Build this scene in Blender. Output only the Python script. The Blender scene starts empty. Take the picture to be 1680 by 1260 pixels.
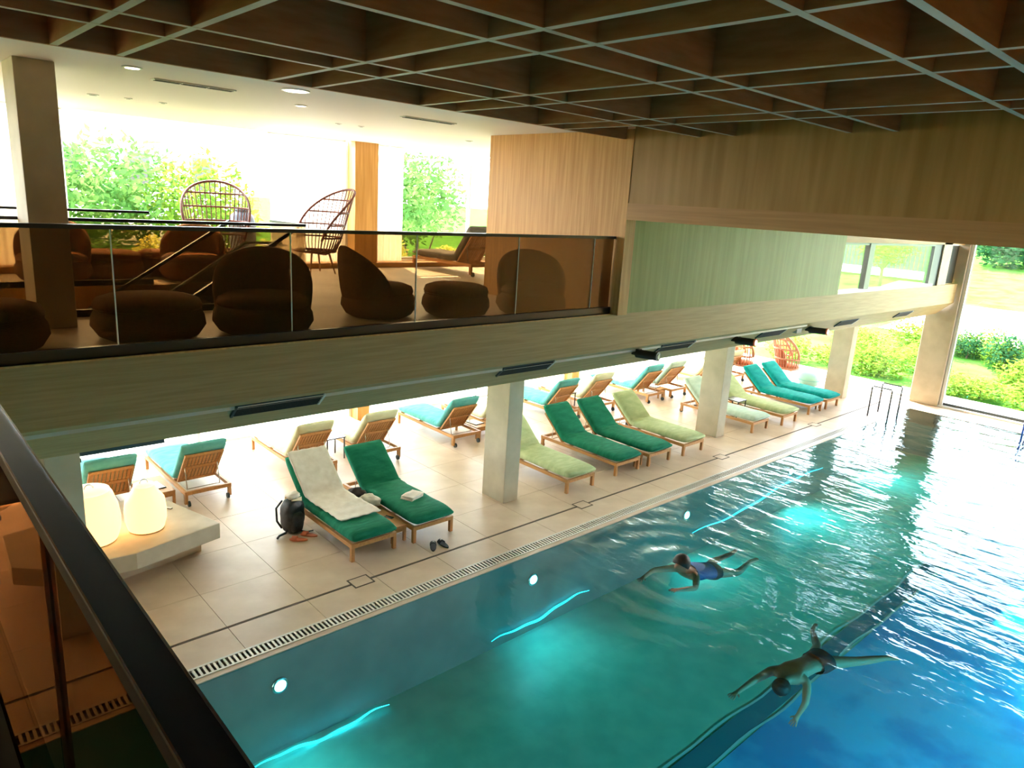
import bpy, bmesh, math, random
from mathutils import Vector, Matrix, noise
random.seed(11)
S = bpy.context.scene
COL = S.collection
PI = math.pi

# ------------------------------------------------------------------ camera
cd = bpy.data.cameras.new('camera'); cam = bpy.data.objects.new('camera', cd); COL.objects.link(cam)
cd.sensor_width = 36.0; cd.lens = 25.2656; cd.clip_start = 0.02; cd.clip_end = 400
cam.matrix_world = Matrix(((0.7389463, 0.1214765, -0.662723, 0.0),
                           (-0.671215, 0.2182085, -0.7084176, 0.0),
                           (0.0585557, 0.9683122, 0.2427812, 5.0), (0, 0, 0, 1)))
S.camera = cam
# ------------------------------------------------------------------ world, sun, exposure
W = bpy.data.worlds.new('world'); S.world = W; W.use_nodes = True
wn = W.node_tree.nodes; wl = W.node_tree.links
bg = wn['Background']
sky = wn.new('ShaderNodeTexSky'); sky.sky_type = 'NISHITA'; sky.sun_disc = False
sky.sun_elevation = math.radians(48); sky.sun_rotation = math.radians(-24); sky.altitude = 300; sky.dust_density = 1.5
hs_ = wn.new('ShaderNodeHueSaturation'); hs_.inputs['Saturation'].default_value = .32; wl.new(sky.outputs[0], hs_.inputs['Color'])
wl.new(hs_.outputs[0], bg.inputs[0]); bg.inputs[1].default_value = 2.2
sd = bpy.data.lights.new('sun', 'SUN'); sd.energy = 30.0; sd.angle = math.radians(0.6); sd.color = (1.0, 0.90, 0.76)
sun = bpy.data.objects.new('sun', sd); COL.objects.link(sun)
sun.rotation_euler = Vector((-0.45, -1.0, -1.15)).to_track_quat('-Z', 'Y').to_euler()
sun.location = (20, 40, 40)
S.view_settings.view_transform = 'Standard'; S.view_settings.look = 'None'
S.view_settings.exposure = 1.15; S.view_settings.gamma = 1.0; S.view_settings.use_curve_mapping = False
S.cycles.max_bounces = 10; S.cycles.transparent_max_bounces = 16; S.cycles.diffuse_bounces = 5
S.cycles.sample_clamp_indirect = 8.0
S.cycles.caustics_reflective = False; S.cycles.caustics_refractive = False

# ------------------------------------------------------------------ materials
MATS = {}
def new_mat(name):
    m = bpy.data.materials.new(name); m.use_nodes = True
    MATS[name] = m
    return m, m.node_tree.nodes, m.node_tree.links, m.node_tree.nodes['Principled BSDF']
def mat(name, c, rough=0.6, metal=0.0, spec=None):
    m, n, l, p = new_mat(name)
    p.inputs['Base Color'].default_value = (*c, 1); p.inputs['Roughness'].default_value = rough
    p.inputs['Metallic'].default_value = metal
    if spec is not None: p.inputs['Specular IOR Level'].default_value = spec
    return m
def mat_noise(name, c1, c2, scale=(1, 1, 1), rough=0.6, nscale=5.0, bump=0.0, detail=4.0, lo=0.35, hi=0.65, spec=None, metal=0.0, bdist=0.01):
    m, n, l, p = new_mat(name)
    tc = n.new('ShaderNodeTexCoord'); mp = n.new('ShaderNodeMapping'); mp.inputs['Scale'].default_value = scale
    nz = n.new('ShaderNodeTexNoise'); nz.inputs['Scale'].default_value = nscale; nz.inputs['Detail'].default_value = detail
    cr = n.new('ShaderNodeValToRGB')
    cr.color_ramp.elements[0].position = lo; cr.color_ramp.elements[0].color = (*c1, 1)
    cr.color_ramp.elements[1].position = hi; cr.color_ramp.elements[1].color = (*c2, 1)
    l.new(tc.outputs['Object'], mp.inputs[0]); l.new(mp.outputs[0], nz.inputs['Vector']); l.new(nz.outputs['Fac'], cr.inputs[0])
    l.new(cr.outputs[0], p.inputs['Base Color']); p.inputs['Roughness'].default_value = rough; p.inputs['Metallic'].default_value = metal
    if spec is not None: p.inputs['Specular IOR Level'].default_value = spec
    if bump:
        b = n.new('ShaderNodeBump'); b.inputs['Strength'].default_value = bump; b.inputs['Distance'].default_value = bdist
        l.new(nz.outputs['Fac'], b.inputs['Height']); l.new(b.outputs[0], p.inputs['Normal'])
    return m
def mat_emit(name, c, s):
    m, n, l, p = new_mat(name)
    p.inputs['Base Color'].default_value = (*c, 1)
    p.inputs['Emission Color'].default_value = (*c, 1); p.inputs['Emission Strength'].default_value = s
    return m
def mat_glass(name, tint, refl=1.0, rough=0.0):
    m, n, l, p = new_mat(name); n.remove(p)
    out = n['Material Output']
    t = n.new('ShaderNodeBsdfTransparent'); t.inputs[0].default_value = (*tint, 1)
    g = n.new('ShaderNodeBsdfGlossy'); g.inputs['Roughness'].default_value = rough
    f = n.new('ShaderNodeFresnel'); f.inputs[0].default_value = 1.45
    mu = n.new('ShaderNodeMath'); mu.operation = 'MULTIPLY'; mu.inputs[1].default_value = refl
    mx = n.new('ShaderNodeMixShader')
    l.new(f.outputs[0], mu.inputs[0]); l.new(mu.outputs[0], mx.inputs[0]); l.new(t.outputs[0], mx.inputs[1]); l.new(g.outputs[0], mx.inputs[2])
    l.new(mx.outputs[0], out.inputs[0])
    return m
def mat_leaf(name, c1, c2):
    m, n, l, p = new_mat(name); n.remove(p)
    out = n['Material Output']
    tc = n.new('ShaderNodeTexCoord'); nz = n.new('ShaderNodeTexNoise'); nz.inputs['Scale'].default_value = 2.2
    cr = n.new('ShaderNodeValToRGB'); cr.color_ramp.elements[0].color = (*c1, 1); cr.color_ramp.elements[1].color = (*c2, 1)
    cr.color_ramp.elements[0].position = .35; cr.color_ramp.elements[1].position = .65
    d = n.new('ShaderNodeBsdfDiffuse'); t = n.new('ShaderNodeBsdfTranslucent'); mx = n.new('ShaderNodeMixShader'); mx.inputs[0].default_value = .35
    l.new(tc.outputs['Object'], nz.inputs['Vector']); l.new(nz.outputs['Fac'], cr.inputs[0])
    l.new(cr.outputs[0], d.inputs[0]); l.new(cr.outputs[0], t.inputs[0]); l.new(d.outputs[0], mx.inputs[1]); l.new(t.outputs[0], mx.inputs[2])
    l.new(mx.outputs[0], out.inputs[0])
    return m

mat_noise('oak_v', (.54, .27, .07), (.68, .38, .125), (6, 6, .25), .5, 4.0, spec=.3)
mat_noise('oak_beam', (.34, .18, .04), (.44, .25, .07), (5, 3.0, .2), .45, 2.5, spec=.3)
mat_noise('oak_h', (.42, .22, .07), (.50, .27, .09), (.4, .25, 8), .5, 4.0, spec=.3)
mat_noise('oak_green_lit_v', (.20, .215, .035), (.27, .285, .06), (5, 5, .25), .5, 3.0, spec=.3)  # timber veneer; green light bounced off the garden is put into its colour
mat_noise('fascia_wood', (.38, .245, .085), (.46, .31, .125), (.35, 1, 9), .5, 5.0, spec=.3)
mat_noise('panel_wood', (.38, .27, .12), (.46, .34, .165), (.35, 6, 6), .5, 5.0, spec=.3)
mat_noise('coffer_wood', (.34, .145, .045), (.42, .195, .07), (1, 1, 6), .6, 3.0, spec=.2)
mat_noise('coffer_wood_lit', (.50, .40, .24), (.58, .47, .30), (1, 1, 1), .6, 3.0)  # lighter copy of the fin wood, with light from below painted in
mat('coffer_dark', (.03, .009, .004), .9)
mat_noise('teak', (.44, .20, .065), (.56, .28, .10), (9, 1.2, 9), .45, 3.0)
mat_noise('teak_v', (.42, .19, .06), (.54, .27, .10), (8, 8, 1.5), .45, 3.0)
mat_noise('concrete', (.46, .40, .29), (.56, .49, .37), (1, 1, 1), .75, 2.5, .08)
mat_noise('concrete_bench', (.50, .42, .31), (.60, .52, .40), (1, 1, 1), .6, 3.5, .1)
mat_noise('stone_tile', (.60, .44, .31), (.72, .56, .42), (1, 1, 1), .42, 2.2, .03, detail=6, lo=.3, hi=.7)
mat('grout', (.26, .20, .15), .9)
mat_noise('mezz_stone', (.58, .50, .40), (.68, .60, .49), (1, 1, 1), .45, 1.5)
mat('white_paint', (.76, .73, .68), .7)
mat('white_frame', (.72, .74, .72), .4)
mat('dark_frame', (.05, .055, .05), .4)
mat('black_metal', (.012, .011, .011), .28)
mat('black_matte', (.02, .018, .018), .7)
mat('steel', (.55, .57, .58), .22, 1.0)
mat('ladder_steel', (.03, .033, .036), .4, .0)
mat('grate_steel', (.62, .60, .56), .4, .4)
mat('slot_dark', (.10, .075, .055), .8)
mat('vent_dark', (.035, .05, .055), .5)
mat_noise('pool_floor_base', (.30, .66, .52), (.38, .76, .60), (1, 1, 1), .5, 3.0)
mat_noise('pool_floor_blue', (.04, .36, .76), (.10, .58, .97), (1, 1, 1), .5, 1.1, lo=.38, hi=.52)
mat('lane_dark', (.03, .22, .30), .5)
mat('lane_line', (.55, .80, .85), .4)
mat_noise('pool_wall', (.11, .16, .15), (.15, .21, .19), (1, 1, 1), .45, 2.0)
for nm, a, b in (('cush_green', (.008, .165, .095), (.016, .225, .13)), ('cush_teal', (.0, .30, .30), (.01, .38, .37)),
                 ('cush_sage', (.42, .50, .26), (.52, .59, .33)), ('cush_mint', (.44, .58, .48), (.54, .66, .56)),
                 ('cush_cream', (.62, .62, .40), (.70, .69, .48)), ('cush_aqua', (.10, .42, .42), (.16, .50, .50)),
                 ('cush_grey', (.13, .12, .10), (.18, .165, .14))):
    mat_noise(nm, a, b, (1.2, 3.5, 1.2), .85, 4.0, .45, bdist=.03, spec=.15)
mat_noise('towel', (.80, .73, .65), (.90, .84, .77), (1, 1, 1), .95, 9.0, .3, spec=.1)
mat_noise('brown_fabric', (.19, .085, .036), (.26, .12, .055), (1, 1, 1), .9, 30, .1, spec=.1)
mat_noise('woven', (.17, .075, .035), (.27, .13, .06), (6, 6, 40), .9, 4, .5, spec=.1)
mat_noise('rattan', (.11, .026, .016), (.18, .045, .026), (1, 1, 1), .6, 20)
mat_noise('rattan_pink', (.48, .20, .13), (.60, .28, .19), (1, 1, 1), .6, 20)
mat('cush_terracotta', (.50, .15, .07), .9)
mat('pouf_mint', (.34, .62, .56), .9)
mat_noise('black_nylon', (.012, .012, .014), (.04, .04, .045), (1, 1, 1), .5, 14, .4)
mat('dark_cloth', (.03, .022, .02), .9)
mat('sandal_orange', (.72, .20, .10), .55)
mat('slide_black', (.015, .014, .016), .6)
mat('slide_badge', (.75, .70, .60), .5)
mat('skin', (.52, .27, .17), .5)
mat('hair', (.02, .010, .006), .6)
mat('trunks_black', (.01, .01, .012), .7)
mat('shirt_blue', (.02, .10, .30), .7)
mat('paper_white', (.80, .78, .74), .7)
mat('screen_dark', (.02, .02, .025), .15)
mat('bark', (.10, .07, .05), .9)
mat('white_wall_ext', (.85, .84, .82), .8)
mat('roof_blue', (.30, .42, .50), .6)
mat('fence_grey', (.05, .055, .07), .8)
mat('mulch', (.20, .12, .085), .95)
mat('terrace_pale', (.80, .77, .70), .8)
mat_noise('lawn', (.035, .125, .018), (.07, .19, .03), (1, 1, 1), 1.0, 1.2, spec=0.0)
mat_leaf('leaf_bright', (.075, .17, .018), (.20, .30, .04))
mat_leaf('leaf_mid', (.06, .17, .04), (.15, .28, .07))
mat_leaf('leaf_dark', (.012, .055, .022), (.035, .11, .04))
mat_leaf('leaf_brown', (.03, .03, .008), (.08, .07, .02))
mat_leaf('leaf_yellow', (.45, .48, .10), (.62, .62, .18))
mat_glass('window_glass', (.93, .95, .94), .6)
mat_glass('smoked_glass', (.50, .40, .28), .6)
mat_glass('clear_glass', (.82, .77, .68), .6)
mat_glass('near_glass', (.42, .26, .14), .12)
mat('glass_edge', (.60, .66, .62), .2)
mat_emit('lantern_paper', (1.0, .62, .22), 1.05)
mat_emit('lantern_cap', (1.0, .82, .55), .5)
mat_emit('downlight_glow', (1.0, .86, .66), 3.0)
mat_emit('spot_glow', (1.0, .55, .45), 9.0)
mat_emit('pool_lamp_glow', (.30, .85, 1.0), 14.0)
mat_emit('caustic_glow', (.02, .62, 1.0), 2.2)  # glow for painted caustic light on the pool wall, not a fixture
# sheer curtain: lets daylight through
m, n, l, p = new_mat('sheer'); n.remove(p)
d = n.new('ShaderNodeBsdfDiffuse'); d.inputs[0].default_value = (.92, .90, .86, 1)
t = n.new('ShaderNodeBsdfTranslucent'); t.inputs[0].default_value = (.92, .90, .86, 1)
mx = n.new('ShaderNodeMixShader'); mx.inputs[0].default_value = .6
l.new(d.outputs[0], mx.inputs[1]); l.new(t.outputs[0], mx.inputs[2]); l.new(mx.outputs[0], n['Material Output'].inputs[0])
# pool floor: punched dot relief on steel sheet
m = MATS['pool_floor_base']; n = m.node_tree.nodes; l = m.node_tree.links; p = n['Principled BSDF']
tc = n.new('ShaderNodeTexCoord'); vo = n.new('ShaderNodeTexVoronoi'); vo.inputs['Scale'].default_value = 22; vo.inputs['Randomness'].default_value = .12
cr = n.new('ShaderNodeValToRGB'); cr.color_ramp.elements[0].position = .16; cr.color_ramp.elements[0].color = (1, 1, 1, 1)
cr.color_ramp.elements[1].position = .26; cr.color_ramp.elements[1].color = (0, 0, 0, 1)
mxc = n.new('ShaderNodeMix'); mxc.data_type = 'RGBA'
old = p.inputs['Base Color'].links[0].from_socket
l.new(tc.outputs['Object'], vo.inputs['Vector']); l.new(vo.outputs['Distance'], cr.inputs[0])
l.new(cr.outputs[0], mxc.inputs[0]); l.new(old, mxc.inputs[6]); mxc.inputs[7].default_value = (.40, .80, .80, 1)
l.new(mxc.outputs[2], p.inputs['Base Color'])
# water surface: reflecting, tinted, rippled
m, n, l, p = new_mat('water'); n.remove(p)
tc = n.new('ShaderNodeTexCoord')
mp = n.new('ShaderNodeMapping'); mp.inputs['Scale'].default_value = (2.0, .85, 1.0); mp.inputs['Rotation'].default_value = (0, 0, .25)
n1 = n.new('ShaderNodeTexNoise'); n1.inputs['Scale'].default_value = 1.15; n1.inputs['Detail'].default_value = 2.2; n1.inputs['Roughness'].default_value = .45
n1.inputs['Distortion'].default_value = .5
n2 = n.new('ShaderNodeTexNoise'); n2.inputs['Scale'].default_value = 5.5; n2.inputs['Detail'].default_value = 2; n2.inputs['Distortion'].default_value = .4
# calm near the camera, livelier round the swimmer and towards the far end
sx = n.new('ShaderNodeSeparateXYZ'); mr = n.new('ShaderNodeMapRange')
mr.inputs['From Min'].default_value = 5.0; mr.inputs['From Max'].default_value = 9.5; mr.inputs['To Min'].default_value = .20; mr.inputs['To Max'].default_value = 1.0
ad = n.new('ShaderNodeMath'); ad.operation = 'MULTIPLY_ADD'; ad.inputs[1].default_value = .16
mu = n.new('ShaderNodeMath'); mu.operation = 'MULTIPLY'
b = n.new('ShaderNodeBump'); b.inputs['Strength'].default_value = 1.0; b.inputs['Distance'].default_value = .05
l.new(tc.outputs['Object'], mp.inputs[0]); l.new(mp.outputs[0], n1.inputs['Vector']); l.new(mp.outputs[0], n2.inputs['Vector'])
l.new(n2.outputs['Fac'], ad.inputs[0]); l.new(n1.outputs['Fac'], ad.inputs[2])
l.new(tc.outputs['Object'], sx.inputs[0]); l.new(sx.outputs[0], mr.inputs[0]); l.new(ad.outputs[0], mu.inputs[0]); l.new(mr.outputs[0], mu.inputs[1])
# rings spreading from the swimmer's head
vd = n.new('ShaderNodeVectorMath'); vd.operation = 'DISTANCE'; vd.inputs[1].default_value = (8.45, 5.13, 0); l.new(tc.outputs['Object'], vd.inputs[0])
rs = n.new('ShaderNodeMath'); rs.operation = 'MULTIPLY'; rs.inputs[1].default_value = 13.0; l.new(vd.outputs['Value'], rs.inputs[0])
sn = n.new('ShaderNodeMath'); sn.operation = 'SINE'; l.new(rs.outputs[0], sn.inputs[0])
fo = n.new('ShaderNodeMapRange'); fo.inputs['From Min'].default_value = .2; fo.inputs['From Max'].default_value = 2.6; fo.inputs['To Min'].default_value = .22; fo.inputs['To Max'].default_value = 0.0; l.new(vd.outputs['Value'], fo.inputs[0])
rg = n.new('ShaderNodeMath'); rg.operation = 'MULTIPLY_ADD'; l.new(sn.outputs[0], rg.inputs[0]); l.new(fo.outputs[0], rg.inputs[1]); l.new(mu.outputs[0], rg.inputs[2])
l.new(rg.outputs[0], b.inputs['Height'])
fr = n.new('ShaderNodeFresnel'); fr.inputs[0].default_value = 1.34; l.new(b.outputs[0], fr.inputs['Normal'])
tr = n.new('ShaderNodeBsdfTransparent'); tr.inputs[0].default_value = (.48, .90, .76, 1)
gl = n.new('ShaderNodeBsdfGlossy'); gl.inputs['Roughness'].default_value = .015; gl.inputs['Color'].default_value = (.80, .95, 1.0, 1); l.new(b.outputs[0], gl.inputs['Normal'])
mx = n.new('ShaderNodeMixShader'); l.new(fr.outputs[0], mx.inputs[0]); l.new(tr.outputs[0], mx.inputs[1]); l.new(gl.outputs[0], mx.inputs[2])
l.new(mx.outputs[0], n['Material Output'].inputs[0])

# ------------------------------------------------------------------ mesh helpers
class MB:
    def __init__(s): s.v = []; s.f = []
    def box(s, x0, x1, y0, y1, z0, z1):
        b = len(s.v)
        s.v += [(x0, y0, z0), (x1, y0, z0), (x1, y1, z0), (x0, y1, z0), (x0, y0, z1), (x1, y0, z1), (x1, y1, z1), (x0, y1, z1)]
        s.f += [tuple(b + i for i in q) for q in ((0, 3, 2, 1), (4, 5, 6, 7), (0, 1, 5, 4), (1, 2, 6, 5), (2, 3, 7, 6), (3, 0, 4, 7))]
        return s
    def bar(s, p, q, w, h, up=(0, 0, 1)):
        p = Vector(p); q = Vector(q); d = (q - p).normalized(); u = Vector(up)
        sdir = d.cross(u)
        if sdir.length < 1e-4: sdir = d.cross(Vector((1, 0, 0)))
        sdir.normalize(); u = sdir.cross(d).normalized()
        b = len(s.v)
        for c in (p, q):
            for a, e in ((-1, -1), (1, -1), (1, 1), (-1, 1)):
                s.v.append(tuple(c + sdir * a * w / 2 + u * e * h / 2))
        s.f += [tuple(b + i for i in z) for z in ((0, 1, 2, 3), (7, 6, 5, 4), (0, 4, 5, 1), (1, 5, 6, 2), (2, 6, 7, 3), (3, 7, 4, 0))]
        return s
    def prism(s, poly, axis, a0, a1):
        # poly: 2D points in the plane normal to axis
        b = len(s.v); k = len(poly)
        for a in (a0, a1):
            for (u, w) in poly:
                s.v.append({'x': (a, u, w), 'y': (u, a, w), 'z': (u, w, a)}[axis])
        s.f += [tuple(range(b, b + k))[::-1], tuple(range(b + k, b + 2 * k))]
        for i in range(k):
            j = (i + 1) % k; s.f.append((b + i, b + j, b + k + j, b + k + i))
        return s
    def tube(s, pts, r, n=6, closed=False):
        pts = [Vector(p) for p in pts]; b = len(s.v); k = len(pts)
        prev = None
        for i, p in enumerate(pts):
            if closed: d = pts[(i + 1) % k] - pts[i - 1]
            else: d = pts[min(i + 1, k - 1)] - pts[max(i - 1, 0)]
            d.normalize()
            if prev is None:
                u = d.cross(Vector((0, 0, 1)))
                if u.length < .05: u = d.cross(Vector((1, 0, 0)))
            else: u = prev - d * prev.dot(d)
            u.normalize(); prev = u; w = d.cross(u)
            rr = r[i] if isinstance(r, (list, tuple)) else r
            for j in range(n):
                a = 2 * PI * j / n; s.v.append(tuple(p + (u * math.cos(a) + w * math.sin(a)) * rr))
        for i in range(k if closed else k - 1):
            i2 = (i + 1) % k
            for j in range(n):
                j2 = (j + 1) % n
                s.f.append((b + i * n + j, b + i * n + j2, b + i2 * n + j2, b + i2 * n + j))
        if not closed:
            s.f.append(tuple(b + j for j in range(n))[::-1]); s.f.append(tuple(b + (k - 1) * n + j for j in range(n)))
        return s
    def lathe(s, prof, n=24, c=(0, 0, 0), sx=1, sy=1):
        b = len(s.v); k = len(prof)
        for (r, z) in prof:
            for j in range(n):
                a = 2 * PI * j / n; s.v.append((c[0] + sx * r * math.cos(a), c[1] + sy * r * math.sin(a), c[2] + z))
        for i in range(k - 1):
            for j in range(n):
                j2 = (j + 1) % n; s.f.append((b + i * n + j, b + i * n + j2, b + (i + 1) * n + j2, b + (i + 1) * n + j))
        s.f.append(tuple(b + j for j in range(n))[::-1]); s.f.append(tuple(b + (k - 1) * n + j for j in range(n)))
        return s
    def grid(s, fn, nu, nv, closed_v=False):
        b = len(s.v)
        for i in range(nu + 1):
            for j in range(nv + (0 if closed_v else 1)): s.v.append(tuple(fn(i / nu, j / nv)))
        w = nv if closed_v else nv + 1
        for i in range(nu):
            for j in range(nv):
                j2 = (j + 1) % w
                s.f.append((b + i * w + j, b + i * w + j2, b + (i + 1) * w + j2, b + (i + 1) * w + j))
        return s
    def mesh(s, name, m, smooth=False):
        me = bpy.data.meshes.new(name); me.from_pydata(s.v, [], s.f); me.materials.append(MATS[m])
        bm = bmesh.new(); bm.from_mesh(me); bmesh.ops.recalc_face_normals(bm, faces=bm.faces); bm.to_mesh(me); bm.free()
        if smooth: me.polygons.foreach_set('use_smooth', [True] * len(me.polygons))
        return me
    def build(s, name, m, parent=None, smooth=False, bevel=0, loc=None, rz=None):
        o = bpy.data.objects.new(name, s.mesh(name, m, smooth)); COL.objects.link(o)
        if parent: o.parent = parent
        if bevel:
            md = o.modifiers.new('bevel', 'BEVEL'); md.width = bevel; md.segments = 2; md.limit_method = 'ANGLE'
        if loc is not None: o.location = loc
        if rz is not None: o.rotation_euler = (0, 0, rz)
        return o
def tag(o, label, cat, group=None, kind=None):
    o['label'] = label; o['category'] = cat
    if group: o['group'] = group
    if kind: o['kind'] = kind
    return o
def thing(name, label, cat, loc=(0, 0, 0), rz=0, group=None):
    o = bpy.data.objects.new(name, None); COL.objects.link(o); o.empty_display_size = .1
    o.location = loc; o.rotation_euler = (0, 0, rz)
    return tag(o, label, cat, group)
def struct(o): o['kind'] = 'structure'; return o
def sbox(name, x0, x1, y0, y1, z0, z1, m, parent=None, bevel=0):
    o = MB().box(x0, x1, y0, y1, z0, z1).build(name, m, parent, bevel=bevel)
    return o if parent else struct(o)
def share(name, me, parent=None, loc=(0, 0, 0), rot=None):
    o = bpy.data.objects.new(name, me); COL.objects.link(o); o.parent = parent; o.location = loc
    if rot: o.rotation_euler = rot
    return o
def copy_tree(o, parent=None):
    c = o.copy(); COL.objects.link(c); c.parent = parent
    for ch in list(o.children): copy_tree(ch, c)
    return c

# ------------------------------------------------------------------ setting
XE = 23.0      # end facade
YG = 13.8      # garden facade
YF = 6.5       # mezzanine edge
XW = 7.95      # timber cross wall
YR = -2.5      # right facade
Z1 = 3.5       # mezzanine floor

# deck floor: bed + separate stone tiles
fl = struct(MB().box(-4, XE + .3, 7.06, YG + .1, -.35, -.012).build('floor', 'grout'))
tile_me = {}
def tile(x0, x1, y0, y1):
    k = (round(x1 - x0, 3), round(y1 - y0, 3))
    if k not in tile_me: tile_me[k] = MB().box(0, k[0] - .006, 0, k[1] - .006, -.012, 0).mesh('tile', 'stone_tile')
    share('tile', tile_me[k], fl, (x0 + .003, y0 + .003, 0))
ys = [7.06, 7.56, 7.60, 8.47, 9.5, 10.5, 11.5, 12.5, 13.5, 13.9]
xs = [-4 + .77 + i for i in range(-1, 27)]; xs = [x for x in xs if x < XE + .2]; xs[0] = -4; xs.append(XE + .25)
for j in range(len(ys) - 1):
    if abs(ys[j] - 7.56) < .01: continue
    for i in range(len(xs) - 1): tile(xs[i], xs[i + 1], ys[j], ys[j + 1])
slot = tag(MB().box(-4, XE, 7.565, 7.595, -.011, -.003).build('drain_slot', 'slot_dark'), 'long thin dark drain slot in the stone deck along the pool', 'drain')
for i, x in enumerate((.2, 4.55, 8.94, 13.36, 17.72)):
    if x < 1: continue
    d_ = thing('drain_cover', ('square stone drain cover in front of the towel-draped lounger', 'square stone drain cover in front of the lounger behind the middle column',
         'square stone drain cover just past the second column', 'square stone drain cover near the teal loungers')[i - 1], 'drain cover', (x, 7.58, 0), group='square drain covers on the slot')
    MB().box(-.15, .15, -.12, -.10, 0, .004).box(-.15, .15, .10, .12, 0, .004).box(-.15, -.13, -.12, .12, 0, .004).box(.13, .15, -.12, .12, 0, .004).build('rim', 'slot_dark', d_)
    MB().box(-.13, .13, -.10, .10, 0, .003).build('plate', 'stone_tile', d_)
# overflow grate
gr = thing('overflow_grate', 'pale slatted overflow grate running along the pool edge', 'grate', (0, 0, 0))
MB().box(-4, XE - 1, 6.86, 7.06, -.2, -.03).build('channel', 'slot_dark', gr)
MB().box(-4, XE - 1, 7.03, 7.06, -.03, .002).build('frame_rail', 'grate_steel', gr)
MB().box(-4, XE - 1, 6.86, 6.885, -.03, .002).build('frame_rail', 'grate_steel', gr)
g = MB(); x = 0.3
while x < XE - 1:
    g.box(x, x + .026, 6.885, 7.03, -.02, 0); x += .055 if x < 12 else .075
o = g.build('slats', 'grate_steel', gr); o['kind'] = 'stuff'
struct(MB().box(-4, XE - 1.0, 6.78, 6.86, -.3, -.004).build('trim_1', 'stone_tile'))
struct(MB().box(XE - 1.0, XE + .3, YR, 7.06, -.4, -.004).build('trim_2', 'stone_tile'))
# pool basin
PZ = -1.3; PX1 = XE - 1.0
basin = struct(MB().box(-4, PX1, -.6, 6.78, PZ - .1, PZ).build('pool_floor', 'pool_floor_base'))
struct(MB().box(-4, PX1, -.6, 3.42, PZ, PZ + .003).build('pool_floor_blue', 'pool_floor_blue'))
struct(MB().box(-4, PX1 + .2, 6.78, 6.95, PZ, -.3).box(-4, PX1, 6.775, 6.78, PZ, -.02).build('wall_pool_deck_side', 'pool_wall'))
struct(MB().box(PX1, PX1 + .15, -.6, 6.78, PZ, -.02).build('wall_pool_end', 'pool_wall'))
struct(MB().box(-4, PX1, -.8, -.6, PZ, -.02).build('wall_pool_right', 'pool_wall'))
struct(MB().box(-4, XE, YR, -.6, -.4, 0).build('floor_right', 'stone_tile'))
lm = thing('lane_marking', 'dark lane stripe with pale edge lines on the pool floor', 'lane line', (0, 0, PZ))
MB().box(-4, 21, 3.46, 3.74, .002, .006).build('stripe', 'lane_dark', lm)
def wav(y, z, w, x0, x1, amp):
    m_ = MB(); N = 90
    m_.grid(lambda u, v: (x0 + (x1 - x0) * u, y + amp * math.sin(u * 37) + amp * .6 * math.sin(u * 91 + 1) + (v - .5) * w, z), N, 1); return m_
wav(3.76, .008, .03, -2, 21, .03).build('edge_line', 'lane_line', lm); wav(3.44, .008, .03, -2, 21, .03).build('edge_line', 'lane_line', lm)
wt = tag(MB().box(-4, PX1, -.6, 6.78, -.022, -.02).build('pool_water', 'water'), 'rippled turquoise water filling the long indoor pool', 'water', kind='stuff')
me = bpy.data.meshes.new('pool_water'); me.from_pydata([(-4, -.6, -.015), (PX1, -.6, -.015), (PX1, 6.8, -.015), (-4, 6.8, -.015)], [], [(0, 1, 2, 3)]); me.materials.append(MATS['water']); wt.data = me
def pool_lamp(x, y, sgn, label, pw=22):
    t_ = thing('pool_lamp', label, 'lamp', (x, y, -.42), group='round lamps in the pool wall')
    ring = [(.13, 0), (.13, .02), (.10, .03), (.10, 0)]
    def rot(mb):
        mb.v = [(a, -sgn * c, b_) for a, b_, c in mb.v]; return mb
    rot(MB().lathe([(.10, 0), (.10, .02), (.07, .022)], 20)).build('bezel', 'steel', t_, True)
    rot(MB().lathe([(.07, .02), (.06, .035), (.01, .04)], 20)).build('lens', 'pool_lamp_glow', t_, True)
    ld = bpy.data.lights.new('pool_lamp_light', 'SPOT'); ld.energy = pw; ld.color = (.10, .70, 1.0); ld.shadow_soft_size = .08; ld.spot_size = math.radians(140); ld.spot_blend = 1.0
    lo = bpy.data.objects.new('pool_lamp_light', ld); COL.objects.link(lo); lo.parent = t_; lo.location = (0, -sgn * .09, 0)
    lo.rotation_euler = Vector((0, -sgn * 1.0, -.75)).to_track_quat('-Z', 'Y').to_euler()
for x, lb in ((3.03, 'glowing underwater lamp nearest the camera'), (7.0, 'glowing underwater lamp left of the swimmer with raised head'), (10.97, 'glowing underwater lamp facing the dark green loungers'),
              (15.0, 'glowing underwater lamp in the pool wall past the second column'), (19.0, 'glowing underwater lamp in the pool wall near the ladder')): pool_lamp(x, 6.775, 1, lb, 22 if x < 10 else (32 if x < 12 else 80))
for i, x in enumerate((4.5, 8.0, 11.5, 15.0, 18.5)): pool_lamp(x, -.6, -1, 'added unseen underwater lamp in the right pool wall, number %s from the camera' % ('one two three four five'.split()[i]), 300)  # added lamps, out of view, to light the blue half of the pool
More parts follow.
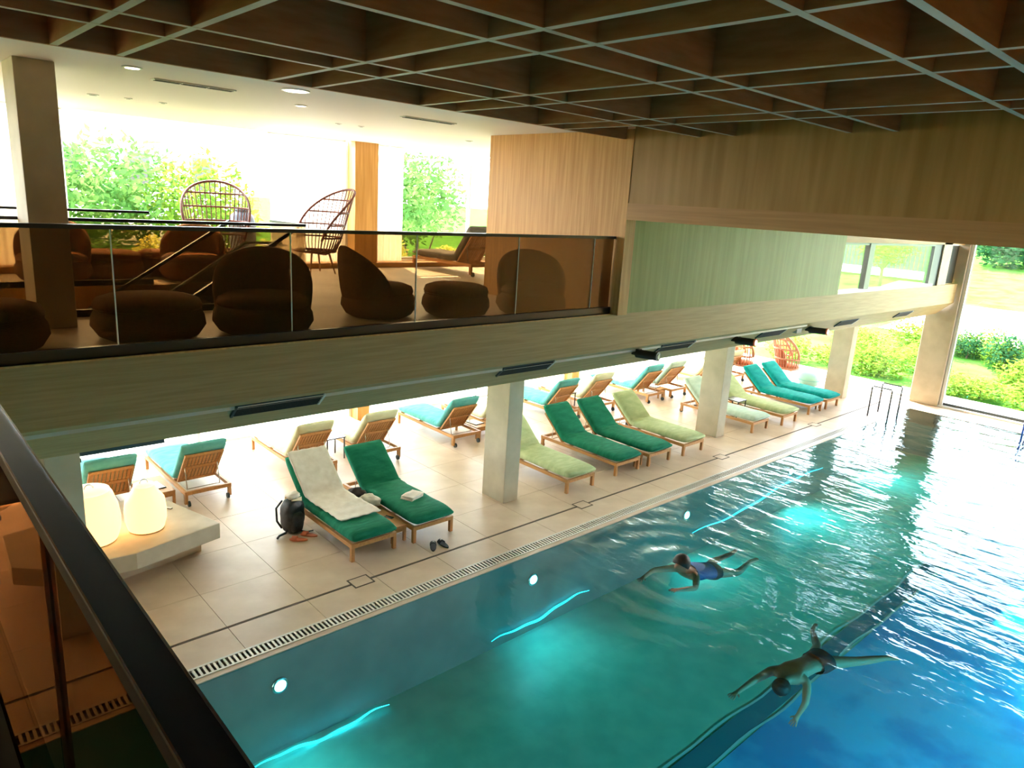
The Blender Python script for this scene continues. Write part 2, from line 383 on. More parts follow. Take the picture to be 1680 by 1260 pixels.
for i, (a, b_) in enumerate((((2.6, 6.66, -1.26), (4.4, 6.62, -1.26)), ((6.2, 6.73, -1.16), (8.3, 6.73, -1.02)), ((11.2, 6.73, -.88), (16.6, 6.73, -.60)))):  # cyan caustic light on the pool wall, shaped as glowing wavy tubes
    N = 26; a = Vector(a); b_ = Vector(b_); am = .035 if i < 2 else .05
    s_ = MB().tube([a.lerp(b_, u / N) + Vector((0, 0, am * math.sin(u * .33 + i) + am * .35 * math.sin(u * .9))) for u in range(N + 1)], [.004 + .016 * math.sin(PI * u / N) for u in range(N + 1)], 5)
    tag(s_.build('caustic_streak', 'caustic_glow'), ('glowing cyan tube standing in for caustic light at the foot of the pool wall near the camera', 'glowing cyan tube standing in for caustic light low on the pool wall left of the raised-head swimmer',
        'glowing cyan tube standing in for caustic light on the pool wall towards the ladder')[i], 'painted caustic', 'painted caustic light at the pool wall foot')

# columns
def column(x0, x1, y0, y1, z0, z1): 
    c_ = struct(MB().box(x0, x1, y0, y1, z0, z1).build('column', 'concrete', bevel=.008)); return c_
for x in (1.26, 7.82, 14.45, 21.2): column(x, x + .33, 8.4, 8.97, 0, 2.66)
column(1.34, 1.68, 8.4, 8.97, Z1, 6.05)
column(XE - .06, XE + .3, 6.38, 7.15, 0, 6.0)
# mezzanine slab pieces (stairwell left open X<4.5, Y 9.1..11.7)
mz = [(-4, 14.2, YF + .05, 9.1), (4.5, 14.2, 9.1, 11.7), (-4, 14.2, 11.7, YG), (-4, -1.2, 9.1, 11.7)]
for (a, b_, c_, d_) in mz: sbox('floor_mezzanine', a, b_, c_, d_, 2.95, Z1, 'mezz_stone')
struct(MB().box(-4, XE, 6.9, YG, 2.66, 2.72).build('ceiling_lower', 'white_paint'))
struct(MB().box(14.2, XE, 6.95, YG, 2.8, 2.95).build('roof_lawn', 'lawn'))
# fascia and chamfered panel under it
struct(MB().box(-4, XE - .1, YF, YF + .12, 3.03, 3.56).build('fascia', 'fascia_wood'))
struct(MB().prism([(YF, 3.03), (YF + .4, 2.655), (YF + .4, 2.75), (YF + .12, 3.03)], 'x', -4, XE - .1).build('fascia_panel', 'panel_wood'))
struct(MB().box(-4, 7.9, YF - .003, YF + .02, 3.555, 3.57).build('trim_3', 'oak_v'))
# dark bulkhead under the ceiling left of the deck
struct(MB().box(-4, 2.55, 8.75, 8.95, 1.98, 2.66).build('ceiling_bulkhead', 'vent_dark'))
# walls
struct(MB().box(XW, XW + .2, YF + .02, 9.35, Z1, 6.06).build('wall_mezzanine', 'oak_v'))
struct(MB().box(XW - .01, XW + .2, YF - .1, YF + .30, 3.56, 6.06).build('trim_4', 'oak_v'))
struct(MB().box(XW, XW + .35, YR, YF - .1, 5.10, 6.9).build('wall_cross_beam', 'oak_beam'))
struct(MB().box(XW - .012, XW + .36, YR, YF - .1, 4.88, 5.10).build('trim_5', 'oak_h'))
struct(MB().box(XW + .2, 15.25, YF, YF + .15, 3.56, 6.0).build('wall_gallery', 'oak_green_lit_v'))
struct(MB().box(15.25, XE, YF + .02, YF + .2, 4.63, 6.0).build('wall_window_header', 'oak_h'))
struct(MB().box(14.0, 14.2, YF + .15, YG, 2.8, 6.9).build('wall_mezzanine_end', 'white_paint'))
struct(MB().box(-4.2, -4, YR, YG + .2, -.4, 6.9).build('wall_left_end', 'oak_v'))
struct(MB().box(-4, XE + .4, YR - .2, YR, -.4, 6.9).build('wall_right', 'oak_v'))
struct(MB().box(-4.2, 14.2, YR - .2, YG + .2, 6.9, 7.1).build('roof', 'coffer_dark'))
struct(MB().box(14.2, XE + .4, YR - .2, 6.75, 6.0, 6.3).build('ceiling_far', 'coffer_wood'))
struct(MB().box(XW + .3, 14.2, YR - .2, YF + .15, 6.0, 6.3).build('ceiling_middle', 'coffer_wood'))
struct(MB().box(-4, 14.2, 6.55, YG, 6.05, 6.12).build('ceiling_white', 'white_paint'))
struct(MB().box(-4, XW, 6.53, 6.57, 5.93, 6.9).build('trim_6', 'coffer_wood'))
# coffered ceiling: dark top with crossing fins
def lit_underside(o):  # paints the upward bounce light onto the fins' downward faces
    o.data.materials.append(MATS['coffer_wood_lit'])
    for p_ in o.data.polygons:
        if p_.normal.z < -.9: p_.material_index = 1
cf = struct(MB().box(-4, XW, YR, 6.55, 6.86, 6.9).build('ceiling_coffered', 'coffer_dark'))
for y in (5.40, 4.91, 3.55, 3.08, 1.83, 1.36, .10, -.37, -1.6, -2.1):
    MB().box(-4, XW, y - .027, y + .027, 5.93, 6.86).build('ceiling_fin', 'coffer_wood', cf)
    lit_underside(COL.objects[-1])
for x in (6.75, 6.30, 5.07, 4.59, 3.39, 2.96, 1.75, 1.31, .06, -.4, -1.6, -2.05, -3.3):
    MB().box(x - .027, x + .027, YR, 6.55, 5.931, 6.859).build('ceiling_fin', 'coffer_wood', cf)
    lit_underside(COL.objects[-1])
# near balcony slab below the camera
struct(MB().box(-4, .10, YR, YF, 3.1, 3.45).build('floor_balcony', 'mezz_stone'))
struct(MB().box(.10, .17, YR, YF, 3.1, 3.60).build('trim_7', 'black_matte'))

# windows
wcount = [0]
def window(axis, c, a0, a1, z0, z1, fr='white_frame', w=.06, mull=(), depth=.08):
    wcount[0] += 1
    root = bpy.data.objects.new('window_%d' % wcount[0], None); COL.objects.link(root); struct(root)
    def bx(nm, u0, u1, q0, q1, m_, d0, d1):
        if axis == 'y': MB().box(u0, u1, c + d0, c + d1, q0, q1).build(nm, m_, root)
        else: MB().box(c + d0, c + d1, u0, u1, q0, q1).build(nm, m_, root)
    bx('window_frame', a0, a1, z0, z0 + w, fr, 0, depth); bx('window_frame', a0, a1, z1 - w, z1, fr, 0, depth)
    cuts = [a0] + list(mull) + [a1]
    for k in cuts: 
        k0 = max(a0, min(k - w / 2, a1 - w)); bx('mullion', k0, k0 + w, z0 + w, z1 - w, fr, 0, depth)
    for i in range(len(cuts) - 1): bx('pane', cuts[i] + w / 2, cuts[i + 1] - w / 2, z0 + w, z1 - w, 'window_glass', depth * .45, depth * .55)
    return root
piers = [(1.0, 1.3), (8.0, 8.3), (15.0, 15.3), (22.3, 22.6)]
ed = [-4] + [v for p_ in piers for v in p_] + [XE]
for i in range(0, len(ed) - 1, 2):
    a, b_ = ed[i] , ed[i + 1]
    if b_ - a < .5: continue
    window('y', YG, a, b_, .04, 2.66, mull=[a + (b_ - a) / 2])
up = [-4, 1.0, 1.5, 7.95, 8.5, 14.0]
for i in range(0, 6, 2): window('y', YG + .1, up[i], up[i + 1], Z1 + .12, 6.05, mull=[up[i] + (up[i + 1] - up[i]) / 2] if i != 2 else [])
for (a, b_) in piers:
    q = struct(MB().box(a, b_, YG - .28, YG + .15, 0, 2.66).build('pillar', 'oak_v'))
for (a, b_) in ((1.0, 1.5), (7.95, 8.5)): struct(MB().box(a, b_, YG - .2, YG + .5, Z1, 6.05).build('pillar', 'oak_v'))
for x, z in ((8.0, .32), (15.0, .32)):
    tg = thing('wall_socket', 'dark square socket on the timber pillar by the cream loungers' if x < 9 else 'dark square socket on the timber pillar behind the teal lounger', 'socket', (x + .15, YG - .28, z + .3))
    MB().box(-.05, .05, -.012, 0, -.05, .05).build('plate', 'vent_dark', tg); MB().lathe([(.03, 0), (.03, .006)], 12).build('insert', 'black_matte', tg, loc=(0, -.012, 0)).rotation_euler = (PI / 2, 0, 0)
sbox('trim_8', -4, XE, YG - .02, YG + .2, 2.66, Z1 + .12, 'white_paint')
sbox('trim_9', -4, 14, YG - .35, YG, Z1, Z1 + .10, 'oak_h')
# end facade
window('x', XE + .1, 7.15, YG, .05, 2.70, fr='white_frame', mull=[12.6])
window('x', XE + .12, YR, 6.36, .05, 6.0, fr='dark_frame', w=.07, mull=[1.9])
sbox('trim_10', XE - .02, XE + .3, YR, 6.38, 0, .05, 'white_frame')
sbox('trim_11', XE + .02, XE + .08, 6.28, 6.36, 0, 6.0, 'white_frame')
# right facade

# upper gallery window
window('y', YF + .05, 15.25, 20.75, 3.57, 4.63, fr='dark_frame', w=.05, mull=[])
wg = bpy.data.objects['window_%d' % wcount[0]]
MB().box(16.60, 16.86, YF + .03, YF + .15, 3.6, 4.62).build('mullion', 'dark_frame', wg)
MB().box(15.25, 20.9, YF + .0, YF + .05, 3.56, 3.62).build('window_sill', 'white_frame', wg)
sbox('trim_12', 20.75, 21.3, YF + .06, YF + .2, 3.56, 6.0, 'vent_dark')
sbox('trim_13', 21.3, 21.95, YF + .02, YF + .25, 3.56, 6.0, 'concrete')
sbox('trim_14', 21.95, 23, YF + .15, YF + .3, 3.56, 4.6, 'dark_frame')

# ------------------------------------------------------------------ mezzanine glass balustrade
bal = thing('glass_balustrade', 'smoked glass balustrade with black handrail along the mezzanine edge', 'railing', (0, YF + .08, 3.56))
MB().box(-4, XW - .01, -.035, .035, 0, .10).build('base_shoe', 'black_metal', bal)
MB().box(-4, XW - .01, -.03, .03, 1.05, 1.085).build('handrail', 'black_metal', bal)
cuts = [-3, -1.4, .1, 1.6, 3.15, 4.61, 6.13, 7.53, 7.93]
for i in range(len(cuts) - 1):
    MB().box(cuts[i] + .006, cuts[i + 1] - .006, -.008, .008, .08, 1.05).build('pane', 'smoked_glass', bal)
    MB().box(cuts[i] - .005, cuts[i] + .005, -.008, .008, .09, 1.05).build('pane_edge', 'glass_edge', bal)
# near handrail by the camera
nb = thing('near_balustrade', 'black handrail and brown glass balustrade right in the foreground', 'railing', (.17, 0, 3.45))
MB().box(-.02, .02, YR + .05, 6.45, 1.068, 1.10).build('handrail', 'black_metal', nb)
MB().box(-.022, -.02, YR + .05, 6.45, 1.096, 1.101).box(.019, .022, YR + .05, 6.45, 1.096, 1.101).build('rail_edge', 'steel', nb)
for y0, y1 in ((-2.3, -.3), (-.3, 1.19), (1.19, 2.7), (2.7, 4.2), (4.2, 5.7)):
    MB().box(-.008, .008, y0 + .004, y1 - .004, .15, 1.07).build('pane', 'near_glass', nb)
    MB().box(-.002, .002, y0 - .002, y0 + .002, .15, 1.07).build('pane_joint', 'black_matte', nb)

# ------------------------------------------------------------------ stairwell
sb = thing('stairwell_balustrade', 'dark glass balustrade round the stair opening on the mezzanine', 'railing', (0, 0, Z1))
def grail(p, q):
    MB().bar((*p, 1.06), (*q, 1.06), .05, .035).build('handrail', 'black_metal', sb)
    MB().bar((*p, .56), (*q, .56), .014, .96).build('pane', 'clear_glass', sb)
    MB().bar((*p, .04), (*q, .04), .06, .08).build('base_shoe', 'black_metal', sb)
grail((-1.2, 9.06), (4.55, 9.06)); grail((-1.2, 11.74), (3.4, 11.74)); grail((4.55, 9.1), (4.55, 10.1))
stw = thing('staircase', 'dark staircase descending through the mezzanine opening', 'stairs', (0, 0, 0))
for i in range(14):
    MB().box(4.3 - .28 * (i + 1), 4.3 - .28 * i, 9.35, 11.5, Z1 - .175 * (i + 1) - .05, Z1 - .175 * (i + 1)).build('step', 'black_matte', stw)
for y in (9.3, 11.5):
    MB().bar((4.5, y, Z1 + .98), (.7, y, Z1 - 1.4), .05, .045).build('handrail', 'black_metal', stw)
    MB().bar((4.5, y, Z1 + .50), (.7, y, Z1 - 1.88), .014, .80).build('pane', 'clear_glass', stw)
MB().tube([(4.4, 9.45, Z1 + .80), (3.9, 9.45, Z1 + .80), (1.0, 9.45, Z1 - 1.05)], .02, 8).build('grab_rail', 'steel', stw, True)
struct(MB().box(-1.2, 4.5, 9.1, 9.14, 2.7, Z1 - .002).box(-1.2, 4.5, 11.66, 11.7, 2.7, Z1 - .002).build('trim_15', 'oak_v'))

# ------------------------------------------------------------------ vents and spotlights on the fascia panel
PD = Vector((0, .4, -.375)).normalized(); PNn = Vector((0, -.375, -.4)).normalized()
def panel_pt(x, s): return Vector((x, YF, 3.03)) + PD * s
ang = math.atan2(.4, .375)
def on_panel(o, x, s):
    # local x along panel, local -z down the slope, local -y outwards
    M = Matrix(((1, 0, 0), (0, -PNn.y, -PD.y), (0, -PNn.z, -PD.z))).to_4x4(); M.translation = panel_pt(x, s); o.matrix_world = M
vents = [(3.02, .92, 'long dark air grille on the fascia panel over the bench lanterns', .16), (6.42, .92, 'long dark air grille above the middle column', .15), (9.75, .92, 'dark air grille between the dark spotlight and the second column', .15),
         (12.95, .92, 'dark air grille between the two red-lit spotlights', .21), (16.35, .92, 'dark air grille above the third column', .23), (19.7, .92, 'small dark air grille nearest the end column', .235)]
for x, w, lb, s_ in vents:
    v = thing('air_grille', lb, 'vent', group='air grilles along the fascia panel'); on_panel(v, x, s_)
    MB().box(-w / 2, w / 2, -.008, .002, -.10, .10).build('frame', 'vent_dark', v)
    for k in range(6): MB().box(-w / 2 + .02, w / 2 - .02, -.022, -.008, -.085 + k * .03, -.073 + k * .03).build('slat', 'black_matte', v)
    for k in (-1, 1): MB().box(k * w / 2 - .012, k * w / 2 + .012, -.024, 0, -.10, .10).build('end_strip', 'white_frame' if k > 0 else 'vent_dark', v)
for x, sp_, lb, lit in ((8.68, .13, 'unlit dark spotlight on the fascia left of the second column', False), (11.6, .20, 'black spotlight with glowing red rim above the second column', True), (14.5, .24, 'black spotlight with glowing red rim above the hanging chair', True)):
    p_ = panel_pt(x, sp_); t_ = thing('spotlight', lb, 'spotlight', p_, group='spotlights on the fascia panel')
    MB().box(-.04, .04, -.10, 0.03, -.05, .05).build('bracket', 'black_metal', t_)
    d_ = Vector((.14, -1.0, .03)).normalized(); a = Vector((0, -.13, -.02))
    MB().tube([a - d_ * .08, a + d_ * .26], .065, 16).build('housing', 'black_matte', t_, False)
    MB().tube([a + d_ * .26, a + d_ * .285], .072, 16).build('rim', 'sandal_orange' if lit else 'vent_dark', t_)
    MB().tube([a + d_ * .28, a + d_ * .292], .04, 16).build('lens', 'spot_glow' if lit else 'screen_dark', t_)

# ------------------------------------------------------------------ white ceiling fittings
for x, lb in ((3.02, 'slotted air diffuser in the white ceiling beside the left column'), (6.14, 'slotted air diffuser in the white ceiling near the timber wall')):
    t_ = thing('ceiling_diffuser', lb, 'vent', (x, 8.55, 6.05), group='linear ceiling diffusers')
    MB().box(-.43, .43, -.07, .07, -.012, 0).build('frame', 'white_frame', t_)
    for k in range(3): MB().box(-.41 + k * .28, -.15 + k * .28, -.045, -.012, -.016, -.011).box(-.41 + k * .28, -.15 + k * .28, .012, .045, -.016, -.011).build('slot', 'black_matte', t_)
dls = [(2.23, 7.94, .07, 'small lit downlight in the white ceiling above the left column'), (3.80, 7.75, .13, 'large lit downlight in the white ceiling by the coffer edge'), (2.60, 11.0, .05, 'dim round ceiling fitting left of two small sensors'),
       (2.99, 10.9, .03, 'tiny grey ceiling sensor, left of a close pair over the stairs'), (3.42, 10.9, .03, 'tiny grey ceiling sensor, right of a close pair over the stairs'), (4.48, 9.0, .06, 'small lit downlight beyond the large ceiling downlight'),
       (5.9, 10.6, .03, 'tiny grey ceiling sensor, left of the pair near the timber pillar'), (6.27, 10.55, .03, 'tiny grey ceiling sensor, right of the pair near the timber pillar'), (8.5, 10.6, .05, 'small ceiling detector beside the timber wall')]
for x, y, r, lb in dls:
    t_ = thing('ceiling_light' if r > .05 else 'ceiling_sensor', lb, 'ceiling light' if r > .05 else 'sensor', (x, y, 6.05))
    MB().lathe([(r + .02, 0), (r + .02, -.01), (r, -.012)], 20).build('rim', 'white_frame', t_)
    MB().lathe([(r, -.006), (r * .9, -.014), (.005, -.016)], 20).build('lens', 'downlight_glow' if r > .05 else 'vent_dark', t_)

# ------------------------------------------------------------------ sun loungers
LW = .70
def cushion_mesh(ang_, mname, seed, th=.155, ln=1.40, lb=.74):
    rnd = random.Random(seed); mb = MB(); z0 = .262 + th / 2
    ca, sa = math.cos(ang_), math.sin(ang_); R_ = .10
    path = []
    N1, NB, N2 = 16, 5, 11
    for i in range(N1 + 1): path.append((-.03 + (ln + .03) * i / N1, z0, 0.0))
    yy, zz = ln, z0
    for i in range(1, NB + 1):
        a = ang_ * i / NB; yy += .03 * math.cos(a); zz += .03 * math.sin(a); path.append((yy, zz, a))
    for i in range(1, N2 + 1): path.append((yy + lb * ca * i / N2, zz + lb * sa * i / N2, ang_))
    n = len(path); K = 16; ph = [rnd.uniform(0, 6) for _ in range(4)]
    def fn(u, v):
        i = min(int(round(u * (n - 1))), n - 1); y, z, a = path[i]
        e = min(i, n - 1 - i); taper = (.45, .82, .96)[e] if e < 3 else 1.0
        t = v * 2 * PI; c_, s_ = math.cos(t), math.sin(t)
        px = math.copysign(abs(c_) ** .35, c_) * (LW / 2 + .012) * (1 - .03 * (1 - taper))
        pz = math.copysign(abs(s_) ** .6, s_) * th / 2 * taper
        if pz > 0:
            wr = math.exp(-((i - N1 - 1) / 3.5) ** 2)
            pz += .010 * wr * math.sin(i * 2.4 + 5 * px + ph[0]) + .006 * math.sin(i * .9 + ph[1]) * math.sin(px * 9 + ph[2])
        return (px, y - math.sin(a) * pz, z + math.cos(a) * pz)
    mb.grid(fn, n - 1, K, True)
    mb.f.append(tuple(range(K))); mb.f.append(tuple(range((n - 1) * K, n * K)))
    return mb.mesh('cushion', mname, True)
lounger_parts = {}
def lounger(label, x, y, mname, back=False, rz=0, group=None, z=0.0, ang_=None):
    """foot end at local y=0, head towards +y"""
    A = ang_ if ang_ else math.radians(52 if back else 42)
    root = thing('sun_lounger', label, 'sun lounger', (x, y, z), (PI if back else 0) + rz, group)
    key = round(A, 3)
    if key not in lounger_parts:
        d = {}
        w = LW / 2
        d['side_rail'] = MB().box(-.02, .02, 0, 2.08, .20, .26).mesh('side_rail', 'teak')
        d['end_rail'] = MB().box(-w + .02, w - .02, -.02, .02, .20, .26).mesh('end_rail', 'teak')
        d['cross_bar'] = MB().box(-w + .02, w - .02, -.02, .02, .19, .23).mesh('cross_bar', 'teak')
        d['leg'] = MB().box(-.026, .026, -.026, .026, 0, .22).mesh('leg', 'teak_v')
        d['leg2'] = MB().box(-.024, .024, -.03, .03, .045, .22).mesh('leg', 'teak_v')
        d['wheel'] = MB().tube([(-.016, 0, 0), (.016, 0, 0)], .048, 14).mesh('wheel', 'vent_dark')
        ca, sa = math.cos(A), math.sin(A); L = .74; y0, z0 = 1.51, .260
        def P(s, off): return (y0 + ca * s - sa * off, z0 + sa * s + ca * off)
        bm_ = MB()
        for sx in (-1, 1):
            a_ = P(0, -.02); b_ = P(L, -.02); bm_.bar((sx * (w - .06), *a_), (sx * (w - .06), *b_), .035, .035)
        for s_ in (.02, L * .5, L - .02):
            q = P(s_, -.02); bm_.bar((-w + .06, *q), (w - .06, *q), .035, .04)
        d['backrest'] = bm_.mesh('backrest_frame', 'teak')
        a_ = P(.03, -.008); b_ = P(L - .03, -.008)
        d['slat'] = MB().bar((0, *a_), (0, *b_), .045, .012).mesh('slat', 'teak')
        q = P(L * .55, -.03)
        d['prop'] = MB().tube([(-w + .09, *q), (-w + .09, 1.86, .215)], .008, 5).tube([(w - .09, *q), (w - .09, 1.86, .215)], .008, 5).tube([(-w + .09, 1.86, .215), (w - .09, 1.86, .215)], .008, 5).mesh('back_prop', 'steel')
        lounger_parts[key] = d
    d = lounger_parts[key]; w = LW / 2
    share('side_rail', d['side_rail'], root, (-w, 0, 0)); share('side_rail', d['side_rail'], root, (w, 0, 0))
    share('end_rail', d['end_rail'], root, (0, .02, 0)); share('end_rail', d['end_rail'], root, (0, 2.06, 0))
    for yy in (.7, 1.36): share('cross_bar', d['cross_bar'], root, (0, yy, 0))
    for sx in (-1, 1):
        share('leg', d['leg'], root, (sx * (w - .006), .026, 0)); lg = share('leg', d['leg2'], root, (sx * (w - .004), 2.04, 0))
        share('wheel', d['wheel'], lg, (-sx * .036, .03, .05))
    br = share('backrest_frame', d['backrest'], root)
    for k in range(10): share('slat', d['slat'], br, (-.252 + k * .056, 0, 0))
    share('back_prop', d['prop'], root)
    ck = (key, mname)
    if ck not in lounger_parts: lounger_parts[ck] = cushion_mesh(A, mname, len(lounger_parts))
    share('cushion', lounger_parts[ck], root)
    return root
FR = 'loungers facing the pool'; BR = 'loungers facing the garden windows'
YL = 8.10
lounger('green sun lounger draped with a cream towel', 5.08, YL, 'cush_green', group=FR)
lounger('green sun lounger with a folded white towel on its seat', 6.10, YL - .03, 'cush_green', group=FR)
lounger('pale yellow-green sun lounger half hidden behind the middle column', 9.42, YL - .03, 'cush_sage', group=FR)
lounger('dark green sun lounger between the pale one and its dark green twin', 10.86, YL + .03, 'cush_green', group=FR)
lounger('dark green sun lounger beside the sage lounger near the second column', 11.86, YL, 'cush_green', group=FR)
lounger('sage green sun lounger left of the second column', 13.03, YL - .03, 'cush_sage', group=FR)
lounger('pale mint sun lounger crossed by the second column', 15.92, YL, 'cush_mint', group=FR)
lounger('pale cream-green sun lounger with a small black table beside it', 17.2, YL - .10, 'cush_sage', group=FR)
lounger('teal sun lounger next to the pale lounger, left of two teal ones', 18.84, YL, 'cush_teal', group=FR)
lounger('teal sun lounger nearest the third column, right of two teal ones', 19.86, YL, 'cush_teal', group=FR)
HB = 11.22 + 2.04
lounger('green-cushioned lounger seen from behind, just above the lanterns', 2.53, HB, 'cush_aqua', True, group=BR)
lounger('green-cushioned lounger seen from behind, right of the one over the lanterns', 3.88, HB, 'cush_aqua', True, group=BR)
lounger('cream lounger seen from behind, above the towel-draped lounger', 5.83, HB, 'cush_cream', True, group=BR)
lounger('cream lounger seen from behind, in front of the timber pillar', 7.21, HB, 'cush_cream', True, group=BR)
lounger('aqua lounger seen from the side, left of the middle column', 9.22, HB - .05, 'cush_aqua', True, group=BR)
lounger('lounger mostly hidden behind the middle column', 10.45, HB - .05, 'cush_cream', True, group=BR)
lounger('aqua lounger seen from behind, above the dark green pair', 12.45, HB, 'cush_aqua', True, group=BR)
lounger('cream lounger seen from behind, above the dark green pair', 13.75, HB, 'cush_cream', True, group=BR)
lounger('aqua lounger with a long side view above the sage lounger', 15.80, HB - .05, 'cush_aqua', True, group=BR)
lounger('mint lounger seen from behind, touching the long aqua one', 16.85, HB - .05, 'cush_mint', True, group=BR)
lounger('wooden lounger partly hidden behind the second column', 19.0, HB, 'cush_cream', True, group=BR)
lounger('wooden lounger end with a wheel, in front of the hanging chairs', 20.08, HB, 'cush_cream', True, group=BR)
lounger('grey-cushioned wooden lounger on the mezzanine beside the timber wall', 9.72, 13.50, 'cush_grey', True, z=Z1, rz=0.0)

# ------------------------------------------------------------------ tables between loungers
def teak_table(label, x, y, wx, wy, h=.26, group='teak tables between loungers'):
    t_ = thing('side_table', label, 'table', (x, y, 0), group=group)
    MB().box(-wx / 2, wx / 2, -wy / 2, wy / 2, h - .03, h).build('tabletop', 'teak', t_)
    MB().box(-wx / 2 + .01, wx / 2 - .01, -wy / 2 + .01, -wy / 2 + .03, h - .10, h - .03).box(-wx / 2 + .01, wx / 2 - .01, wy / 2 - .03, wy / 2 - .01, h - .10, h - .03).build('apron', 'teak', t_)
    me_ = MB().box(-.02, .02, -.02, .02, 0, h - .03).mesh('leg', 'teak_v')
    for sx in (-1, 1):
        for sy in (-1, 1): share('leg', me_, t_, (sx * (wx / 2 - .022), sy * (wy / 2 - .022), 0))
    return t_
teak_table('teak table with a phone and clothes between the two nearest green loungers', 5.585, 8.95, .25, 1.45)
teak_table('teak table squeezed between the two dark green loungers', 11.36, 8.85, .24, 1.2)
teak_table('teak table squeezed between the two teal loungers', 19.35, 8.85, .25, 1.2)
teak_table('teak table with a white menu between the two loungers above the lanterns', 3.20, 11.75, .46, .75)
teak_table('teak table with a menu beside the aqua lounger left of the middle column', 9.84, 11.7, .42, .75)
teak_table('teak table with a tray between the long aqua and the mint lounger', 16.325, 11.7, .30, .75)
def black_table(label, x, y):
    t_ = thing('side_table', label, 'table', (x, y, 0), group='small black metal side tables')
    MB().box(-.2, .2, -.2, .2, .43, .45).build('tabletop', 'black_metal', t_)
    me_ = MB().box(-.01, .01, -.01, .01, 0, .43).mesh('leg', 'black_metal')
    for sx in (-1, 1):
        for sy in (-1, 1): share('leg', me_, t_, (sx * .18, sy * .18, 0))
black_table('small black metal table between the two cream loungers', 6.52, 12.0)
black_table('small black metal table by the pale loungers at the second column', 16.56, 9.2)
black_table('small black metal table between the aqua and cream loungers above the dark green pair', 13.1, 12.0)
for x, y, lb in ((3.20, 11.7, 'white menu card on the teak table above the lanterns'), (9.84, 11.65, 'white menu card on the teak table left of the middle column'), (16.325, 11.65, 'dark-edged tray on the table by the mint lounger')):
    t_ = thing('menu_card', lb, 'menu', (x, y, .26), .1)
    MB().box(-.13, .13, -.17, .17, 0, .012).build('board', 'black_matte', t_); MB().box(-.12, .12, -.16, .16, .012, .016).build('sheet', 'paper_white', t_)

# ------------------------------------------------------------------ towel, bags, shoes
def towel_fn(u, v):
    # drapes over the back and seat of the nearest lounger
    A = math.radians(42); th = .105 + .27; s = u * 1.80; x = -.335 + v * .66
    yb, zb = 1.42 + .12, .262 + .155 + .010
    tot = .78
    if s < tot:
        k = tot - s; y = yb + math.cos(A) * k - .075; z = zb + math.sin(A) * k + .045
        if k > .66: pass
    else:
        k = s - tot; y = yb - .09 - k; z = zb + .035 * math.exp(-k * 9) + .004 + .014 * abs(math.sin(k * 21 + v * 4)) * max(0, math.sin(v * 5 + k * 3))
    z += .009 * math.sin(s * 27 + v * 11) * math.sin(v * 13 + s * 6) + .014
    if s >= tot: x += .045 * (s - tot)
    return (x, y, z)
tw = MB().grid(towel_fn, 48, 16).build('towel', 'towel', smooth=True, loc=(5.08, YL, 0))
md = tw.modifiers.new('thick', 'SOLIDIFY'); md.thickness = .012; md.offset = 1
tag(tw, 'long cream towel draped over the nearest green lounger', 'towel')
ft = thing('folded_towel', 'small folded white towel lying on the green lounger', 'towel', (6.14, 8.72, .418), .35)
for k in range(3):
    MB().grid(lambda u, v: (-.15 + .3 * u + .01 * k, -.11 + .22 * v, .012 + .018 * k + .006 * math.sin(u * 7 + k) * math.sin(v * 5)), 10, 8).build('fold', 'towel', ft, True).modifiers.new('s', 'SOLIDIFY').thickness = .018
ph = thing('phone', 'dark phone lying on the teak table between the nearest loungers', 'phone', (5.63, 8.58, .26), .4)
MB().box(-.038, .038, -.075, .075, 0, .009).build('body', 'black_metal', ph, bevel=.004); MB().box(-.034, .034, -.07, .07, .009, .0095).build('screen', 'screen_dark', ph)
def lump(u, v, r, seed, sq=.5):
    th = u * PI; a = v * 2 * PI
    d = Vector((math.sin(th) * math.cos(a), math.sin(th) * math.sin(a), math.cos(th)))
    k = 1 + .28 * noise.noise(d * 2.3 + Vector((seed, 0, 0))) + .12 * noise.noise(d * 6 + Vector((0, seed, 0)))
    return (d.x * r[0] * k, d.y * r[1] * k, max(0, r[2] * .9 + d.z * r[2] * k))
tag(MB().grid(lambda u, v: lump(u, v, (.13, .20, .09), 3.1), 18, 24, True).build('clothes_heap', 'dark_cloth', smooth=True, loc=(5.60, 9.45, .26)), 'crumpled dark clothes on the table between the nearest green loungers', 'clothes')
tag(MB().grid(lambda u, v: lump(u, v, (.12, .17, .10), 7.7), 18, 24, True).build('cloth_bag', 'towel', smooth=True, loc=(5.62, 9.10, .26), rz=.5), 'crumpled white cloth bag beside the dark clothes', 'bag')
BPS = 1.15
bp = thing('backpack', 'black backpack with a tan cap on top, leaning on the towel-draped lounger', 'backpack', (4.50, 9.48, 0), .3)
def bpf(u, v):
    th = u * PI; a = v * 2 * PI; c_, s_ = math.cos(a), math.sin(a)
    r = math.sin(th) ** .45
    d = Vector((math.copysign(abs(c_) ** .6, c_) * r, math.copysign(abs(s_) ** .6, s_) * r, -math.cos(th)))
    k = 1 + .10 * noise.noise(d * 3) 
    return (d.x * .15 * k, d.y * .12 * k, .23 + d.z * .23)
MB().grid(bpf, 18, 24, True).build('body', 'black_nylon', bp, True)
MB().grid(lambda u, v: tuple(Vector(bpf(u, v)) * .62 + Vector((-.02, -.09, .02))), 14, 18, True).build('front_pocket', 'black_nylon', bp, True)
for sx in (-1, 1):
    MB().tube([(sx * .07, .11, .42), (sx * .10, .19, .30), (sx * .10, .18, .12), (sx * .09, .10, .04)], .014, 6).build('strap', 'black_nylon', bp, True)
MB().tube([(-.10, -.02, .06), (-.17, -.06, .05), (-.25, -.03, .03), (-.30, -.05, .02)], .016, 6).build('strap', 'black_nylon', bp, True)
